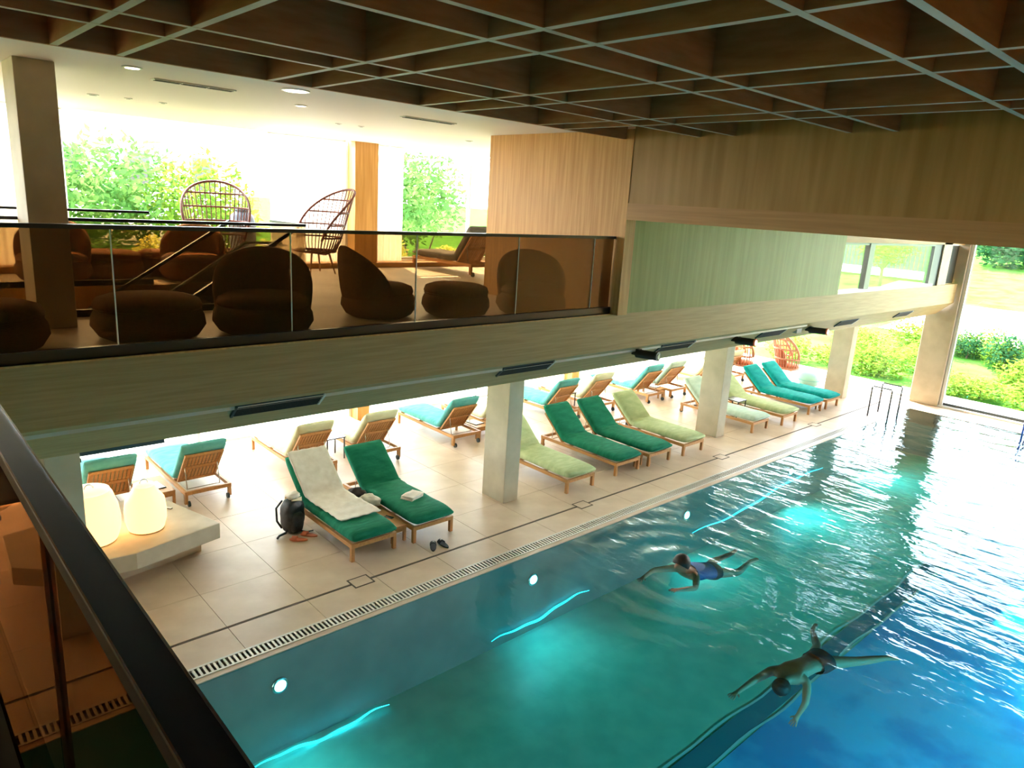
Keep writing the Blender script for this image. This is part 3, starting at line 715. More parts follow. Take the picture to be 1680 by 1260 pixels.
MB().tube([(0, -.10, .04), (.06, -.20, .02), (.15, -.22, .012)], .010, 6).build('strap', 'black_nylon', bp, True)
MB().tube([(-.04, 0, .45), (0, 0, .50), (.04, 0, .45)], .010, 6).build('grab_handle', 'black_nylon', bp, True)
hat = thing('sun_hat', 'tan crumpled cap resting on top of the black backpack', 'cap', (4.52, 9.50, .455), .3)
MB().grid(lambda u, v: lump(u, v, (.11, .10, .05), 1.3), 12, 18, True).build('crown', 'towel', hat, True)
MB().prism([(-.1, -.08), (.0, -.19), (.1, -.08)], 'z', .005, .015).build('brim', 'towel', hat)
def sandal(label, x, y, rz, m_, grp, badge=False):
    t_ = thing('sandal', label, 'sandal', (x, y, 0), rz, grp)
    out = [(.046 * (1 + .12 * math.sin(a)) * math.cos(a), .135 * math.sin(a)) for a in [2 * PI * i / 20 for i in range(20)]]
    MB().prism(out, 'z', 0, .022).build('sole', m_, t_, bevel=.004)
    MB().grid(lambda u, v: (-.050 * math.cos(u * PI), -.0 + .02 + v * .075, .018 + .045 * math.sin(u * PI)), 10, 4).build('strap', m_, t_, True).modifiers.new('s', 'SOLIDIFY').thickness = .007
    if badge: MB().grid(lambda u, v: (-.025 * math.cos(.2 + u * (PI - .4)), .045 + v * .025, .028 + .045 * math.sin(.2 + u * (PI - .4))), 8, 2).build('badge', 'slide_badge', t_, True)
sandal('orange slide sandal nearest the lantern bench, beside the backpack', 4.43, 9.14, .86, 'sandal_orange', 'orange slides by the backpack')
sandal('orange slide sandal nearer the towel-draped lounger', 4.62, 9.19, .70, 'sandal_orange', 'orange slides by the backpack')
sandal('black slide sandal with pale badge, left of its pair', 5.90, 7.80, -.62, 'slide_black', 'black slides near the pool edge', True)
sandal('black slide sandal with pale badge, right of its pair', 6.07, 7.78, -.05, 'slide_black', 'black slides near the pool edge', True)

bp.scale = (BPS,) * 3; hat.location.z = .52
# ------------------------------------------------------------------ concrete bench with lanterns
bn = thing('concrete_bench', 'low concrete bench slab carrying two glowing lanterns', 'bench', (0, 0, 0))
MB().prism([(3.40, 9.42), (2.25, 9.14), (1.4, 9.22), (1.0, 9.6), (1.05, 10.6), (2.6, 10.95), (3.05, 10.72)], 'z', .22, .45).build('slab', 'concrete_bench', bn, bevel=.01)
MB().prism([(3.20, 9.62), (2.15, 9.42), (1.4, 9.5), (1.3, 10.3), (2.6, 10.7), (2.9, 10.5)], 'z', 0, .22).build('plinth', 'concrete_bench', bn)
def lantern(label, x, y, rb, rt, h):
    t_ = thing('lantern', label, 'lantern', (x, y, .45), group='paper lanterns on the bench')
    MB().lathe([(rb * .80, .0), (rb * .86, .03), (rb * .98, h * .22), (rb, h * .42), (rb * .93, h * .66), (rt * 1.12, h * .88), (rt, h * .95)], 36).build('shade', 'lantern_paper', t_, True)
    MB().lathe([(rt * 1.0, h * .955), (rt * .98, h * .975), (rt * .5, h * 1.0), (.02, h * 1.0)], 36).build('cap', 'lantern_cap', t_, True)
    MB().tube([(rb * .8 * math.cos(a), rb * .8 * math.sin(a), .012) for a in [2 * PI * i / 32 for i in range(32)]], .012, 6, True).build('base_ring', 'teak', t_, True)
    MB().tube([(.05 * math.cos(a), 0, h + .05 * math.sin(a)) for a in [PI * i / 8 for i in range(9)]], .008, 6).build('handle', 'steel', t_, True)
    for k in range(9):
        zz = h * (.12 + .09 * k); 
    for a in (0, 2.1, 4.2): MB().box(-.012, .012, -.012, .012, 0, .02).build('foot', 'dark_frame', t_, loc=(rb * .7 * math.cos(a), rb * .7 * math.sin(a), 0))
lantern('large glowing paper lantern at the column end of the bench', 1.92, 9.82, .34, .24, .72)
lantern('slimmer glowing paper lantern near the middle of the bench', 2.56, 9.80, .26, .13, .66)
pn = thing('slim_folder', 'slim dark folder lying on the bench beside the lantern', 'folder', (2.95, 10.35, .45), .6)
MB().box(-.02, .02, -.13, .13, 0, .012).build('cover', 'slot_dark', pn); MB().box(-.017, .022, -.125, .125, .012, .016).build('sheet', 'paper_white', pn)

# ------------------------------------------------------------------ poufs and easy chairs on the mezzanine
def base_prof(r, h): return [(r * .72, 0), (r * .88, .04), (r, h * .45), (r * .98, h * .75), (r * .90, h)]
def seat_prof(r, z, t): return [(r * .90, z), (r * .95, z + t * .3), (r * .90, z + t * .75), (r * .72, z + t), (r * .3, z + t * 1.1), (.01, z + t * 1.12)]
def pouf(label, x, y, r, h=.30, t=.13, group='round brown poufs on the mezzanine'):
    t_ = thing('pouf', label, 'pouf', (x, y, Z1), group=group)
    MB().lathe(base_prof(r, h), 32).build('woven_base', 'woven', t_, True); MB().lathe(seat_prof(r, h - .01, t), 32).build('seat_cushion', 'brown_fabric', t_, True)
    MB().tube([(r * .915 * math.cos(a), r * .915 * math.sin(a), h) for a in [2 * PI * i / 32 for i in range(32)]], .012, 6, True).build('piping', 'woven', t_, True)
def easy_chair(label, x, y, rz, r=.50, hb=.88):
    t_ = thing('easy_chair', label, 'armchair', (x, y, Z1), rz, 'rounded brown easy chairs on the mezzanine')
    h = .30
    MB().lathe(base_prof(r, h), 32).build('woven_base', 'woven', t_, True); MB().lathe(seat_prof(r * .97, h - .01, .13), 32).build('seat_cushion', 'brown_fabric', t_, True)
    def bf(u, v):   # back faces local -y, stands at +y
        a = (u - .5) * 2 * 1.75; hh = .30 + (hb - .30) * max(0.0, math.cos(a / 1.75 * PI / 2)) ** .55
        t = v * 2 * PI; th = .085 * (.35 + .65 * max(0, math.cos(a / 1.75 * PI / 2)) ** .4)
        zc = (.16 + hh) / 2; zr = (hh - .16) / 2
        c_, s_ = math.cos(t), math.sin(t)
        z = zc + zr * math.copysign(abs(s_) ** .7, s_); rr = r * .98 - .07 + .10 * (z - .3) + th * math.copysign(abs(c_) ** .7, c_)
        return (rr * math.sin(a), rr * math.cos(a), z)
    mb = MB(); mb.grid(bf, 28, 18, True); mb.f.append(tuple(range(18))); mb.f.append(tuple(range(28 * 18, 29 * 18)))
    mb.build('backrest', 'brown_fabric', t_, True)
pouf('brown pouf at the left frame edge, in front of the column', .78, 7.52, .50)
pouf('wide brown pouf right of the left column, behind the glass', 2.15, 7.62, .52)
easy_chair('brown easy chair with tall rounded back, next to the wide pouf', 3.25, 7.45, -.45, .52)
easy_chair('brown easy chair turned right, in the middle of the mezzanine', 5.0, 7.95, 1.25, .48)
pouf('brown pouf between the two right-hand easy chairs', 6.0, 7.62, .46)
easy_chair('brown easy chair against the timber wall at the balustrade end', 7.1, 7.30, -.55, .50)
easy_chair('brown easy chair behind the left column across the stairwell', 2.25, 12.45, -.3, .50)
pouf('sunlit brown pouf across the stairwell, right of the left column', 3.05, 12.75, .50)
pouf('small sunlit brown pouf across the stairwell beside the dark chair', 3.85, 12.85, .36)
easy_chair('dark brown easy chair across the stairwell behind the stair rail', 4.15, 12.2, -.5, .50)

# ------------------------------------------------------------------ rattan egg chairs
def rattan_shell(t_, m_, r0, r1, z0, hback, hfront, rod=.012, nrod=26, hoops=(.3, .55, .8), span=1.9):
    def hgt(a): return hfront + (hback - hfront) * max(0, math.cos(a / span * PI / 2)) ** .7
    def pt(a, z):
        k = (z - z0) / (hback - z0); r = r0 + (r1 - r0) * k ** .6
        lean = .16 * k ** 1.5
        return (r * math.sin(a), r * math.cos(a) * (1 if math.cos(a) > 0 else .95) + lean, z)
    for i in range(nrod + 1):
        a = -span + 2 * span * i / nrod; H = hgt(a)
        MB().tube([pt(a, z0 + (H - z0) * j / 6) for j in range(7)], rod * .8, 5).build('rod', m_, t_, True)
    MB().tube([pt(-span + 2 * span * i / 48, hgt(-span + 2 * span * i / 48)) for i in range(49)], rod * 2, 6).build('rim', m_, t_, True)
    for k in hoops:
        z = z0 + (hback - z0) * k
        aa = [a for a in [-span + 2 * span * i / 60 for i in range(61)] if hgt(a) >= z]
        if len(aa) > 2: MB().tube([pt(a, z) for a in aa], rod * 1.5, 6).build('hoop', m_, t_, True)
    ring = [(r0 * math.sin(a), r0 * math.cos(a), z0) for a in [2 * PI * i / 32 for i in range(32)]]
    MB().tube(ring, rod * 2, 6, True).build('seat_ring', m_, t_, True)
    for i in range(16):
        xx = -r0 + 2 * r0 * (i + .5) / 16; yy = math.sqrt(max(0, r0 * r0 - xx * xx)); MB().tube([(xx, -yy, z0), (xx, 0, z0 - .05), (xx, yy, z0)], rod, 5).build('seat_rod', m_, t_, True)
def egg_chair(label, x, y, rz):
    t_ = thing('egg_chair', label, 'chair', (x, y, Z1), rz, 'tall rattan egg chairs by the mezzanine window')
    rattan_shell(t_, 'rattan', .38, .62, .42, 1.58, .62, hoops=(.22, .42, .62, .82))
    for sx in (-1, 1):
        for sy in (-1, 1): MB().tube([(sx * .18, sy * .18, .40), (sx * .27, sy * .27, 0)], [.022, .014], 8).build('leg', 'teak_v', t_, True)
    MB().bar((-.2, 0, .385), (.2, 0, .385), .05, .03).bar((0, -.2, .385), (0, .2, .385), .05, .03).build('leg_frame', 'teak', t_)
egg_chair('tall reddish rattan egg chair with its open lattice back before the garden window', 4.78, 12.78, -.35)
egg_chair('tall reddish rattan egg chair seen from its side by the timber pillar', 6.60, 12.75, -1.5)
et = thing('side_table', 'small round pale table between the two rattan egg chairs', 'table', (5.85, 12.9, Z1))
MB().lathe([(.24, .50), (.25, .51), (.24, .52)], 24).build('tabletop', 'white_frame', et); MB().tube([(0, 0, .02), (0, 0, .5)], .02, 8).build('stem', 'black_metal', et); MB().lathe([(.15, 0), (.15, .015), (.02, .02)], 20).build('foot', 'black_metal', et)
# hanging chairs on the lower deck
def hanging_chair(label, x, y, rz, m_='rattan_pink'):
    t_ = thing('hanging_chair', label, 'hanging chair', (x, y, .38), rz, 'hanging basket chairs by the end window')
    rattan_shell(t_, m_, .34, .50, .05, 1.30, .36, rod=.020, nrod=20, hoops=(.25, .5, .75), span=2.2)
    MB().lathe([(.32, .04), (.36, .09), (.30, .16), (.02, .18)], 24).build('seat_cushion', 'cush_terracotta', t_, True)
    MB().grid(lambda u, v: (.36 * math.sin((u - .5) * 2.2), .36 * math.cos((u - .5) * 2.2) + .12 * v, .16 + .6 * v * math.cos((u - .5) * 1.8)), 12, 6).build('back_cushion', 'cush_terracotta', t_, True).modifiers.new('s', 'SOLIDIFY').thickness = .06
    for sx in (-1, 1): MB().tube([(sx * .46, -.05, .36), (0, .1, 2.28)], .010, 6).build('rope', m_, t_, True)
    MB().tube([(0, .6, 1.28), (0, .1, 2.28)], .010, 6).build('rope', m_, t_, True)
hanging_chair('pink rattan hanging chair next to the second column', 20.95, 11.6, .9)
hanging_chair('pink rattan hanging chair above the mint pouf', 21.95, 10.55, .8)
mp_ = thing('pouf', 'round mint green pouf behind the teal loungers', 'pouf', (21.85, 9.75, 0))
MB().lathe([(.16, 0), (.26, .05), (.32, .18), (.30, .32), (.18, .42), (.02, .44)], 28).build('body', 'pouf_mint', mp_, True)
MB().tube([(.315 * math.cos(a), .315 * math.sin(a), .21) for a in [2 * PI * i / 28 for i in range(28)]], .008, 6, True).build('seam', 'cush_aqua', mp_, True)

# ------------------------------------------------------------------ pool ladder
ld_ = thing('pool_ladder', 'steel pool ladder with two hooped handrails at the far deck corner', 'ladder', (20.3, 6.8, 0))
for sx in (-.35, .35):
    MB().tube([(sx, .36, 0), (sx, .36, .80), (sx, .33, .83), (sx, -.12, .83), (sx, -.15, .80), (sx, -.15, -.9)], .02, 8).build('handrail', 'ladder_steel', ld_, True)
for z in (-.25, -.5, -.75): MB().box(-.35, .35, -.20, -.12, z - .015, z + .015).build('rung', 'steel', ld_)
l2 = thing('pool_ladder', 'blue-tinted pool grab rail at the right frame edge by the end window', 'ladder', (21.7, 4.0, 0))
mat('rail_blue', (.03, .10, .45), .3, .3)
for sx in (0, -.5): MB().tube([(.45, sx, 0), (.45, sx, .6), (.1, sx, .6), (.05, sx, .55), (.05, sx, -.9)], .022, 8).build('handrail', 'rail_blue', l2, True)
for z in (-.25, -.55): MB().box(.02, .08, -.5, 0, z - .015, z + .015).build('rung', 'steel', l2)

# ------------------------------------------------------------------ swimmers
def person(label, name_verts, edges, mesh_mat, extras=None):
    names = list(name_verts); idx = {k: i for i, k in enumerate(names)}
    me_ = bpy.data.meshes.new('person'); me_.from_pydata([name_verts[k][0] for k in names], [(idx[a], idx[b_]) for a, b_ in edges], [])
    me_.materials.append(MATS[mesh_mat]); o = bpy.data.objects.new('person', me_); COL.objects.link(o)
    md = o.modifiers.new('skin', 'SKIN'); md.use_smooth_shade = True
    sv = me_.skin_vertices[0].data
    for k in names:
        r = name_verts[k][1]; sv[idx[k]].radius = (r if isinstance(r, tuple) else (r, r))
    sv[idx['pelvis']].use_root = True
    s2 = o.modifiers.new('sub', 'SUBSURF'); s2.levels = 2; s2.render_levels = 2
    tag(o, label, 'person')
    return o
def V(*a): return Vector(a)
def fingers(D, E, pre, wrist, tip_dir, side, up):
    """palm plus five finger chains from the wrist joint"""
    w = Vector(wrist); d = Vector(tip_dir).normalized(); s_ = Vector(side).normalized(); u_ = Vector(up).normalized()
    D[pre + 'palm'] = (w + d * .07, (.036, .018)); E.append((pre + 'wrist', pre + 'palm'))
    for i, (off, ln) in enumerate(((-.03, .060), (-.01, .072), (.01, .068), (.03, .052))):
        a = w + d * .10 + s_ * off; b_ = a + d * ln * .55 + s_ * off * .25; c_ = b_ + d * ln * .45 - u_ * .012 + s_ * off * .15
        for k, p_ in (('a', a), ('b', b_), ('c', c_)): D[pre + 'f%d%s' % (i, k)] = (p_, .0085 if k != 'c' else .007)
        E.append((pre + 'palm', pre + 'f%da' % i)); E.append((pre + 'f%da' % i, pre + 'f%db' % i)); E.append((pre + 'f%db' % i, pre + 'f%dc' % i))
    a = w + d * .05 - s_ * .04; b_ = a + d * .035 - s_ * .025
    D[pre + 'ta'] = (a, .011); D[pre + 'tb'] = (b_, .009); E.append((pre + 'palm', pre + 'ta')); E.append((pre + 'ta', pre + 'tb'))
# swimmer 1: breaststroke towards -X, head above water
D = {}; E = []
D['pelvis'] = (V(9.02, 5.06, -.18), (.15, .10)); D['waist'] = (V(8.86, 5.08, -.13), (.135, .09)); D['chest'] = (V(8.66, 5.11, -.09), (.16, .10)); D['upper'] = (V(8.52, 5.13, -.06), (.13, .08))
D['neck'] = (V(8.42, 5.145, .01), .055); D['skull'] = (V(8.37, 5.15, .09), (.085, .085)); D['crown'] = (V(8.36, 5.15, .17), (.075, .08)); D['face'] = (V(8.285, 5.155, .075), (.05, .055)); D['nose'] = (V(8.225, 5.16, .08), .014)
E += [('pelvis', 'waist'), ('waist', 'chest'), ('chest', 'upper'), ('upper', 'neck'), ('neck', 'skull'), ('skull', 'crown'), ('skull', 'face'), ('face', 'nose')]
for pre, sy, elb, wr in (('l', -1, V(8.22, 4.78, -.06), V(7.95, 4.86, -.03)), ('r', 1, V(8.25, 5.52, -.12), V(7.98, 5.48, -.12))):
    D[pre + 'sh'] = (V(8.52, 5.13 + sy * .17, -.07), .062); D[pre + 'el'] = (elb, .042); D[pre + 'wrist'] = (wr, .028)
    E += [('upper', pre + 'sh'), (pre + 'sh', pre + 'el'), (pre + 'el', pre + 'wrist')]
    fingers(D, E, pre, wr, (wr - elb), (0, sy, 0), (0, 0, 1))
    D[pre + 'hip'] = (V(9.10, 5.06 + sy * .09, -.20), .085); D[pre + 'kn'] = (V(9.42, 5.02 + sy * .22, -.22), .056); D[pre + 'an'] = (V(9.78, 4.98 + sy * .16, -.16), .034); D[pre + 'to'] = (V(9.95, 4.96 + sy * .19, -.14), (.035, .02))
    E += [('pelvis', pre + 'hip'), (pre + 'hip', pre + 'kn'), (pre + 'kn', pre + 'an'), (pre + 'an', pre + 'to')]
p1 = person('swimmer in blue with a dark-haired head above water, one arm stretched ahead', D, E, 'skin')
def cap_fn(c, r, ax):
    def fn(u, v):
        th = u * PI * .62; a = v * 2 * PI; d = Vector((math.sin(th) * math.cos(a), math.sin(th) * math.sin(a), math.cos(th)))
        q = Vector((0, 0, 1)).rotation_difference(Vector(ax)); d = q @ d; k = 1 + .06 * noise.noise(d * 5)
        return (c[0] + d.x * r[0] * k, c[1] + d.y * r[1] * k, c[2] + d.z * r[2] * k)
    return fn
MB().grid(cap_fn((8.385, 5.15, .12), (.135, .125, .135), (.55, 0, .83)), 12, 20, True).build('hair', 'hair', p1, True)
def body_tube(pts, rs, n=18):
    mb = MB(); pts = [Vector(q) for q in pts]
    def fn(u, v):
        i = min(int(round(u * (len(pts) - 1))), len(pts) - 1); p_ = pts[i]; d = (pts[min(i + 1, len(pts) - 1)] - pts[max(i - 1, 0)]).normalized()
        sd_ = d.cross(Vector((0, 0, 1))).normalized(); up_ = sd_.cross(d)
        a = v * 2 * PI; return tuple(p_ + sd_ * math.cos(a) * rs[i][0] + up_ * math.sin(a) * rs[i][1])
    mb.grid(fn, len(pts) - 1, n, True); return mb
body_tube([(9.00, 5.06, -.17), (8.86, 5.08, -.13), (8.72, 5.10, -.10), (8.58, 5.12, -.075)], [(.175, .115), (.16, .11), (.185, .12), (.17, .11)]).build('shirt', 'shirt_blue', p1, True)
body_tube([(8.96, 5.06, -.165), (9.06, 5.055, -.19), (9.16, 5.05, -.20)], [(.165, .112), (.185, .12), (.175, .11)]).build('shorts', 'trunks_black', p1, True)
# swimmer 2: under water, arms and legs spread
zz = -.36
D = {}; E = []
D['pelvis'] = (V(8.42, 3.06, zz), (.15, .105)); D['waist'] = (V(8.20, 3.10, zz + .02), (.125, .09)); D['chest'] = (V(7.98, 3.13, zz + .04), (.16, .11)); D['upper'] = (V(7.83, 3.15, zz + .03), (.14, .09))
D['neck'] = (V(7.72, 3.14, zz + .01), .055); D['skull'] = (V(7.63, 3.12, zz - .03), (.08, .085)); D['crown'] = (V(7.56, 3.11, zz - .04), (.07, .075)); D['face'] = (V(7.61, 3.12, zz - .10), (.05, .05)); D['nose'] = (V(7.60, 3.12, zz - .16), .013)
E += [('pelvis', 'waist'), ('waist', 'chest'), ('chest', 'upper'), ('upper', 'neck'), ('neck', 'skull'), ('skull', 'crown'), ('skull', 'face'), ('face', 'nose')]
arms = {'l': (V(7.76, 3.33, zz + .02), V(7.42, 3.40, zz - .03), V(7.15, 3.42, zz - .05)), 'r': (V(7.90, 2.95, zz + .02), V(7.72, 2.86, zz - .14), V(7.68, 2.90, zz - .30))}
legs = {'l': (V(8.50, 3.15, zz), V(8.84, 3.26, zz - .06), V(9.14, 3.47, zz - .05), V(9.33, 3.50, zz - .04)), 'r': (V(8.50, 2.97, zz), V(8.86, 2.74, zz), V(9.17, 2.53, zz + .03), V(9.33, 2.43, zz + .01))}
for pre, sy in (('l', 1), ('r', -1)):
    s_, e_, w_ = arms[pre]; D[pre + 'sh'] = (s_, .062); D[pre + 'el'] = (e_, .042); D[pre + 'wrist'] = (w_, .028)
    E += [('upper', pre + 'sh'), (pre + 'sh', pre + 'el'), (pre + 'el', pre + 'wrist')]; fingers(D, E, pre, w_, w_ - e_, (0, sy, .1), (0, 0, 1))
    h_, k_, a_, t_ = legs[pre]; D[pre + 'hip'] = (h_, .09); D[pre + 'kn'] = (k_, .058); D[pre + 'ca'] = (k_ + (a_ - k_) * .35, .055); D[pre + 'an'] = (a_, .035); D[pre + 'to'] = (t_, (.035, .02))
    E += [('pelvis', pre + 'hip'), (pre + 'hip', pre + 'kn'), (pre + 'kn', pre + 'ca'), (pre + 'ca', pre + 'an'), (pre + 'an', pre + 'to')]
p2 = person('swimmer in black trunks gliding under water with arms and legs spread', D, E, 'skin')
MB().grid(cap_fn((7.60, 3.12, zz - .02), (.115, .105, .10), (-.6, 0, .8)), 12, 20, True).build('hair', 'hair', p2, True)
body_tube([(8.32, 3.08, zz + .01), (8.42, 3.06, zz), (8.54, 3.05, zz)], [(.165, .115), (.18, .125), (.185, .12)]).build('trunks', 'trunks_black', p2, True)

# ------------------------------------------------------------------ curtains
def curtain(label, x0, x1, y, z0, z1):
    t_ = thing('sheer_curtain', label, 'curtain', (0, y, 0), group='white sheer curtains')
    n_ = max(20, int((x1 - x0) * 60))
    MB().grid(lambda u, v: (x0 + (x1 - x0) * v, .035 * math.sin(v * (x1 - x0) * 42), z0 + (z1 - z0) * u), 1, n_).build('fabric', 'sheer', t_, True)
    MB().box(x0 - .03, x1 + .03, -.012, .012, z1, z1 + .02).build('track', 'white_frame', t_)
curtain('white sheer curtain left of the timber pillar by the egg chair', 6.15, 7.75, YG - .12, Z1 + .12, 6.02)
curtain('narrow white sheer curtain right of the timber pillar', 8.55, 9.2, YG - .12, Z1 + .12, 6.02)
curtain('narrow white sheer curtain beside the left column', 1.7, 2.75, YG - .12, Z1 + .12, 6.02)

# ------------------------------------------------------------------ outdoors
def hill(x, y):
    a = max(0, x - 27) * .085; b_ = max(0, y - 16) * .06
    return -.12 + max(a, b_) + .12 * noise.noise(Vector((x * .15, y * .15, 0))) * min(1, max(0, x - 24) / 6)
gm = MB(); gm.grid(lambda u, v: (XE + .4 + 130 * u * u, -45 + 130 * v, hill(XE + .4 + 130 * u * u, -45 + 130 * v)), 40, 40)
gm.grid(lambda u, v: (-45 + (XE + 45.4) * v, YG + .2 + 100 * u * u, hill(0, YG + .2 + 100 * u * u)), 24, 10)
gm.grid(lambda u, v: (-45 + (XE + 45.4) * v, YR - .2 - 60 * u * u, -.12), 12, 10)
struct(gm.build('ground', 'lawn', smooth=True))
sbox('ground_terrace', -6, XE + 2.2, YG + .2, YG + 5, -.2, -.02, 'terrace_pale')
sbox('ground_terrace_end', XE + .4, XE + 2.0, YR - 2, YG + .2, -.2, -.03, 'terrace_pale')
def patch(name, x0, x1, y0, y1, m_, dz=.03):
    struct(MB().grid(lambda u, v: (x0 + (x1 - x0) * u, y0 + (y1 - y0) * v, hill(x0 + (x1 - x0) * u, y0 + (y1 - y0) * v) + dz), 12, 12).build(name, m_, smooth=True))
patch('ground_mulch', 41, 48.5, 13.2, 17, 'mulch', .05)
patch('ground_lawn_glare', 34.5, 43, -4, 12.6, 'terrace_pale')  # overexposed sunlit lawn, its brightness painted as a pale patch
leaf_cache = {}
def leaf_mesh(kind, nleaf, size, m_):
    if (kind, m_) in leaf_cache: return leaf_cache[(kind, m_)]
    rnd = random.Random(kind); v = []; f = []
    for i in range(nleaf):
        d = Vector((rnd.gauss(0, 1), rnd.gauss(0, 1), rnd.gauss(0, 1))).normalized(); k = rnd.random() ** .35
        k *= 1 + .25 * noise.noise(d * 2.2 + Vector((kind, 0, 0)))
        c = d * k; a = Vector((rnd.gauss(0, 1), rnd.gauss(0, 1), rnd.gauss(0, .6))).normalized(); b_ = a.cross(d + Vector((0, 0, .3))); 
        if b_.length < .01: continue
        b_.normalize(); s = size * rnd.uniform(.6, 1.3); n0 = len(v)
        v += [tuple(c - a * s), tuple(c + b_ * s * .45), tuple(c + a * s), tuple(c - b_ * s * .45)]; f.append((n0, n0 + 1, n0 + 2, n0 + 3))
    me_ = bpy.data.meshes.new('foliage'); me_.from_pydata(v, [], f); me_.materials.append(MATS[m_]); leaf_cache[(kind, m_)] = me_
    return me_
def bush(name, label, x, y, z, r, m_, kind=1, group=None, n=1400, size=.09, cat='bush'):
    t_ = thing(name, label, cat, (x, y, z), random.uniform(0, 6), group)
    o = share('foliage', leaf_mesh(kind, n, size, m_), t_, (0, 0, r[2] * .9)); o.scale = r
    MB().tube([(0, 0, -.1), (0, 0, r[2] * .9)], [.04, .02], 6).build('stem', 'bark', t_)
    return t_
def tree(label, x, y, z, h, r, m_, kind, n=2600, size=.06, group=None):
    t_ = thing('tree', label, 'tree', (x, y, z), 0, group)
    MB().tube([(0, 0, -.2), (.05, .03, h * .4), (-.03, .05, h * .75)], [.12, .09, .04], 8).build('trunk', 'bark', t_, True)
    for a in (0, 2.1, 4.2): MB().tube([(.03, .03, h * .4), (r[0] * .4 * math.cos(a), r[1] * .4 * math.sin(a), h * .75)], [.05, .02], 6).build('branch', 'bark', t_, True)
    o = share('foliage', leaf_mesh(kind, n, size, m_), t_, (0, 0, h)); o.scale = r
G1 = 'low bright shrubs outside the end window'
rnd = random.Random(5)
for i in range(34):
    x = XE + 2.6 + rnd.random() * 7; y = -3 + 15.5 * (i + rnd.random()) / 34
    bush('low_shrub', 'low bright yellow-green shrub in the planting outside the end window', x, y, hill(x, y) - .05, (.9, .9, rnd.uniform(.4, .75)), 'leaf_bright', 20 + i % 4, G1, 900, .10)
bush('round_shrub', 'darker green round shrub standing out of the low planting', 30.5, 6.6, hill(30.5, 6.6), (.8, .8, .75), 'leaf_dark', 31)
bush('round_shrub', 'small dark shrub at the left jamb of the end window', 31.5, 8.1, hill(31.5, 8.1), (.6, .6, .6), 'leaf_dark', 32)
bush('tall_bush', 'blue-green round bush on the lawn slope beyond the end window', 60, 14.2, hill(60, 14.2), (2.6, 2.6, 1.7), 'leaf_dark', 33, n=2400)
bush('tall_bush', 'brownish bush top right of the blue-green bush on the slope', 66, 12.2, hill(66, 12.2), (3.4, 3.4, 2.2), 'leaf_brown', 34, n=2400)
for i in range(9):
    x = 74 + rnd.random() * 10; y = -8 + i * 4.5
    bush('hedge_bush', 'green hedge bush along the top of the slope', x, y, hill(x, y), (3.5, 3.5, 3.0), ('leaf_mid', 'leaf_bright')[i % 2], 40 + i % 3, 'hedge along the slope', 1600, .09)
tree('small bright green tree outside the upper gallery window', 45.5, 17.0, hill(45.5, 17), 2.5, (1.5, 1.7, 1.25), 'leaf_bright', 50)
# fence
fc = thing('slat_fence', 'dark vertical slat fence behind the small tree', 'fence', (0, 0, 0))
sl = MB().box(-.03, .03, -.10, .10, 0, 2.1).mesh('slat', 'fence_grey')
fa, fb = V(50.5, 30, 0), V(50, 15.1, 0)
for i in range(56):
    p_ = fa.lerp(fb, i / 55); share('slat', sl, fc, (p_.x, p_.y, hill(p_.x, p_.y) + .45))
MB().bar((fa.x, fa.y, hill(50.5, 30) + .25), (fb.x, fb.y, hill(50, 15.1) + .25), .3, .5).build('plinth_wall', 'terrace_pale', fc)
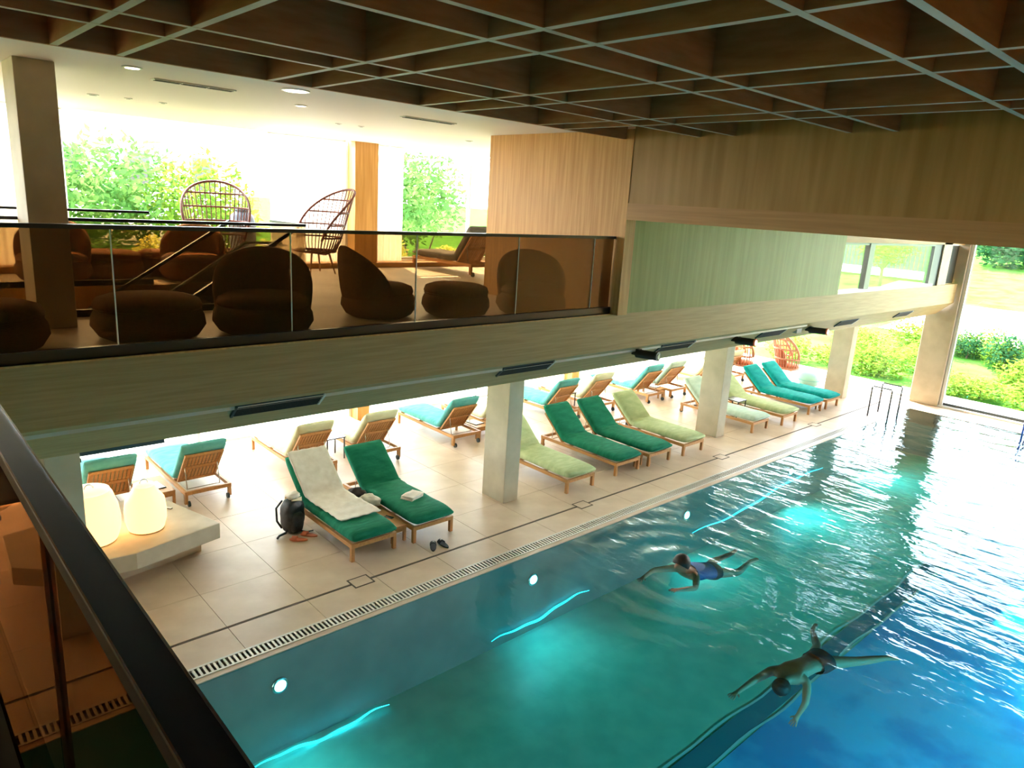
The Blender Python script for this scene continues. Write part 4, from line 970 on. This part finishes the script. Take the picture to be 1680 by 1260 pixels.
# trees seen from the mezzanine
GT = 'garden trees outside the mezzanine window'
for i, (x, y, h, r, k, m_) in enumerate(((3.2, 19.5, 4.6, (1.5, 1.4, 1.5), 61, 'leaf_mid'), (5.2, 20.5, 4.6, (1.7, 1.4, 1.6), 62, 'leaf_mid'), (7.0, 19.5, 4.3, (1.4, 1.4, 1.6), 63, 'leaf_bright'), (1.0, 20, 4.5, (1.5, 1.5, 1.6), 61, 'leaf_mid'),
        (12.6, 19.5, 4.9, (1.5, 1.4, 1.5), 62, 'leaf_mid'), (14.4, 20.5, 5.2, (1.8, 1.5, 1.7), 63, 'leaf_mid'))):
    tree(('leafy garden tree directly behind the left column window', 'leafy garden tree behind the first egg chair', 'bright leafy tree at the right of the big mezzanine window', 'leafy garden tree left of the mezzanine column',
          'leafy garden tree seen beyond the grey mezzanine lounger', 'larger leafy tree right of the one beyond the grey lounger')[i], x, y, 0, h, r, m_, k, 2600, .07, GT)
# planter along the mezzanine window
pl_ = thing('planter', 'long pale planter trough outside the mezzanine windows', 'planter', (0, YG + .7, 2.9))
MB().box(-4, 14, -.05, .75, 0, .55).build('trough', 'terrace_pale', pl_)
for i in range(16):
    x = 1.2 + i * .78
    if abs(x - 6.05) < .5: continue
    bush('planter_shrub', 'low yellow-green shrub in the planter outside the mezzanine window', x, YG + 1.05, 3.4, (.40, .32, rnd.uniform(.18, .34)), 'leaf_yellow' if i % 3 else 'leaf_mid', 70 + i % 3, 'planter shrubs', 500, .16)
ur = thing('garden_urn', 'tall grey garden urn outside the window between the egg chairs', 'urn', (6.05, YG + 1.0, 3.45))
MB().lathe([(.14, 0), (.20, .1), (.26, .5), (.27, .8), (.22, 1.0), (.12, 1.08)], 24).build('body', 'fence_grey', ur, True); MB().lathe([(.12, 1.08), (.15, 1.11), (.12, 1.14), (.02, 1.15)], 24).build('lid', 'fence_grey', ur, True)
# house beyond the garden
hs = thing('house', 'pale house with a blue-grey roof edge beyond the garden trees', 'house', (8, 44, 2))
MB().box(-8, 10, 0, 8, -3, 6.6).build('wall', 'white_wall_ext', hs)
MB().prism([(-.8, 6.6), (8.8, 6.6), (4, 9.4)], 'x', -8.8, 10.8).build('roof', 'roof_blue', hs)
for k in range(5): 
    w_ = MB().box(-6.5 + k * 3.4, -5.2 + k * 3.4, -.04, .05, 2.6, 4.6).build('window', 'roof_blue', hs); MB().box(-6.4 + k * 3.4, -5.3 + k * 3.4, -.06, -.04, 2.7, 4.5).build('pane', 'screen_dark', w_)
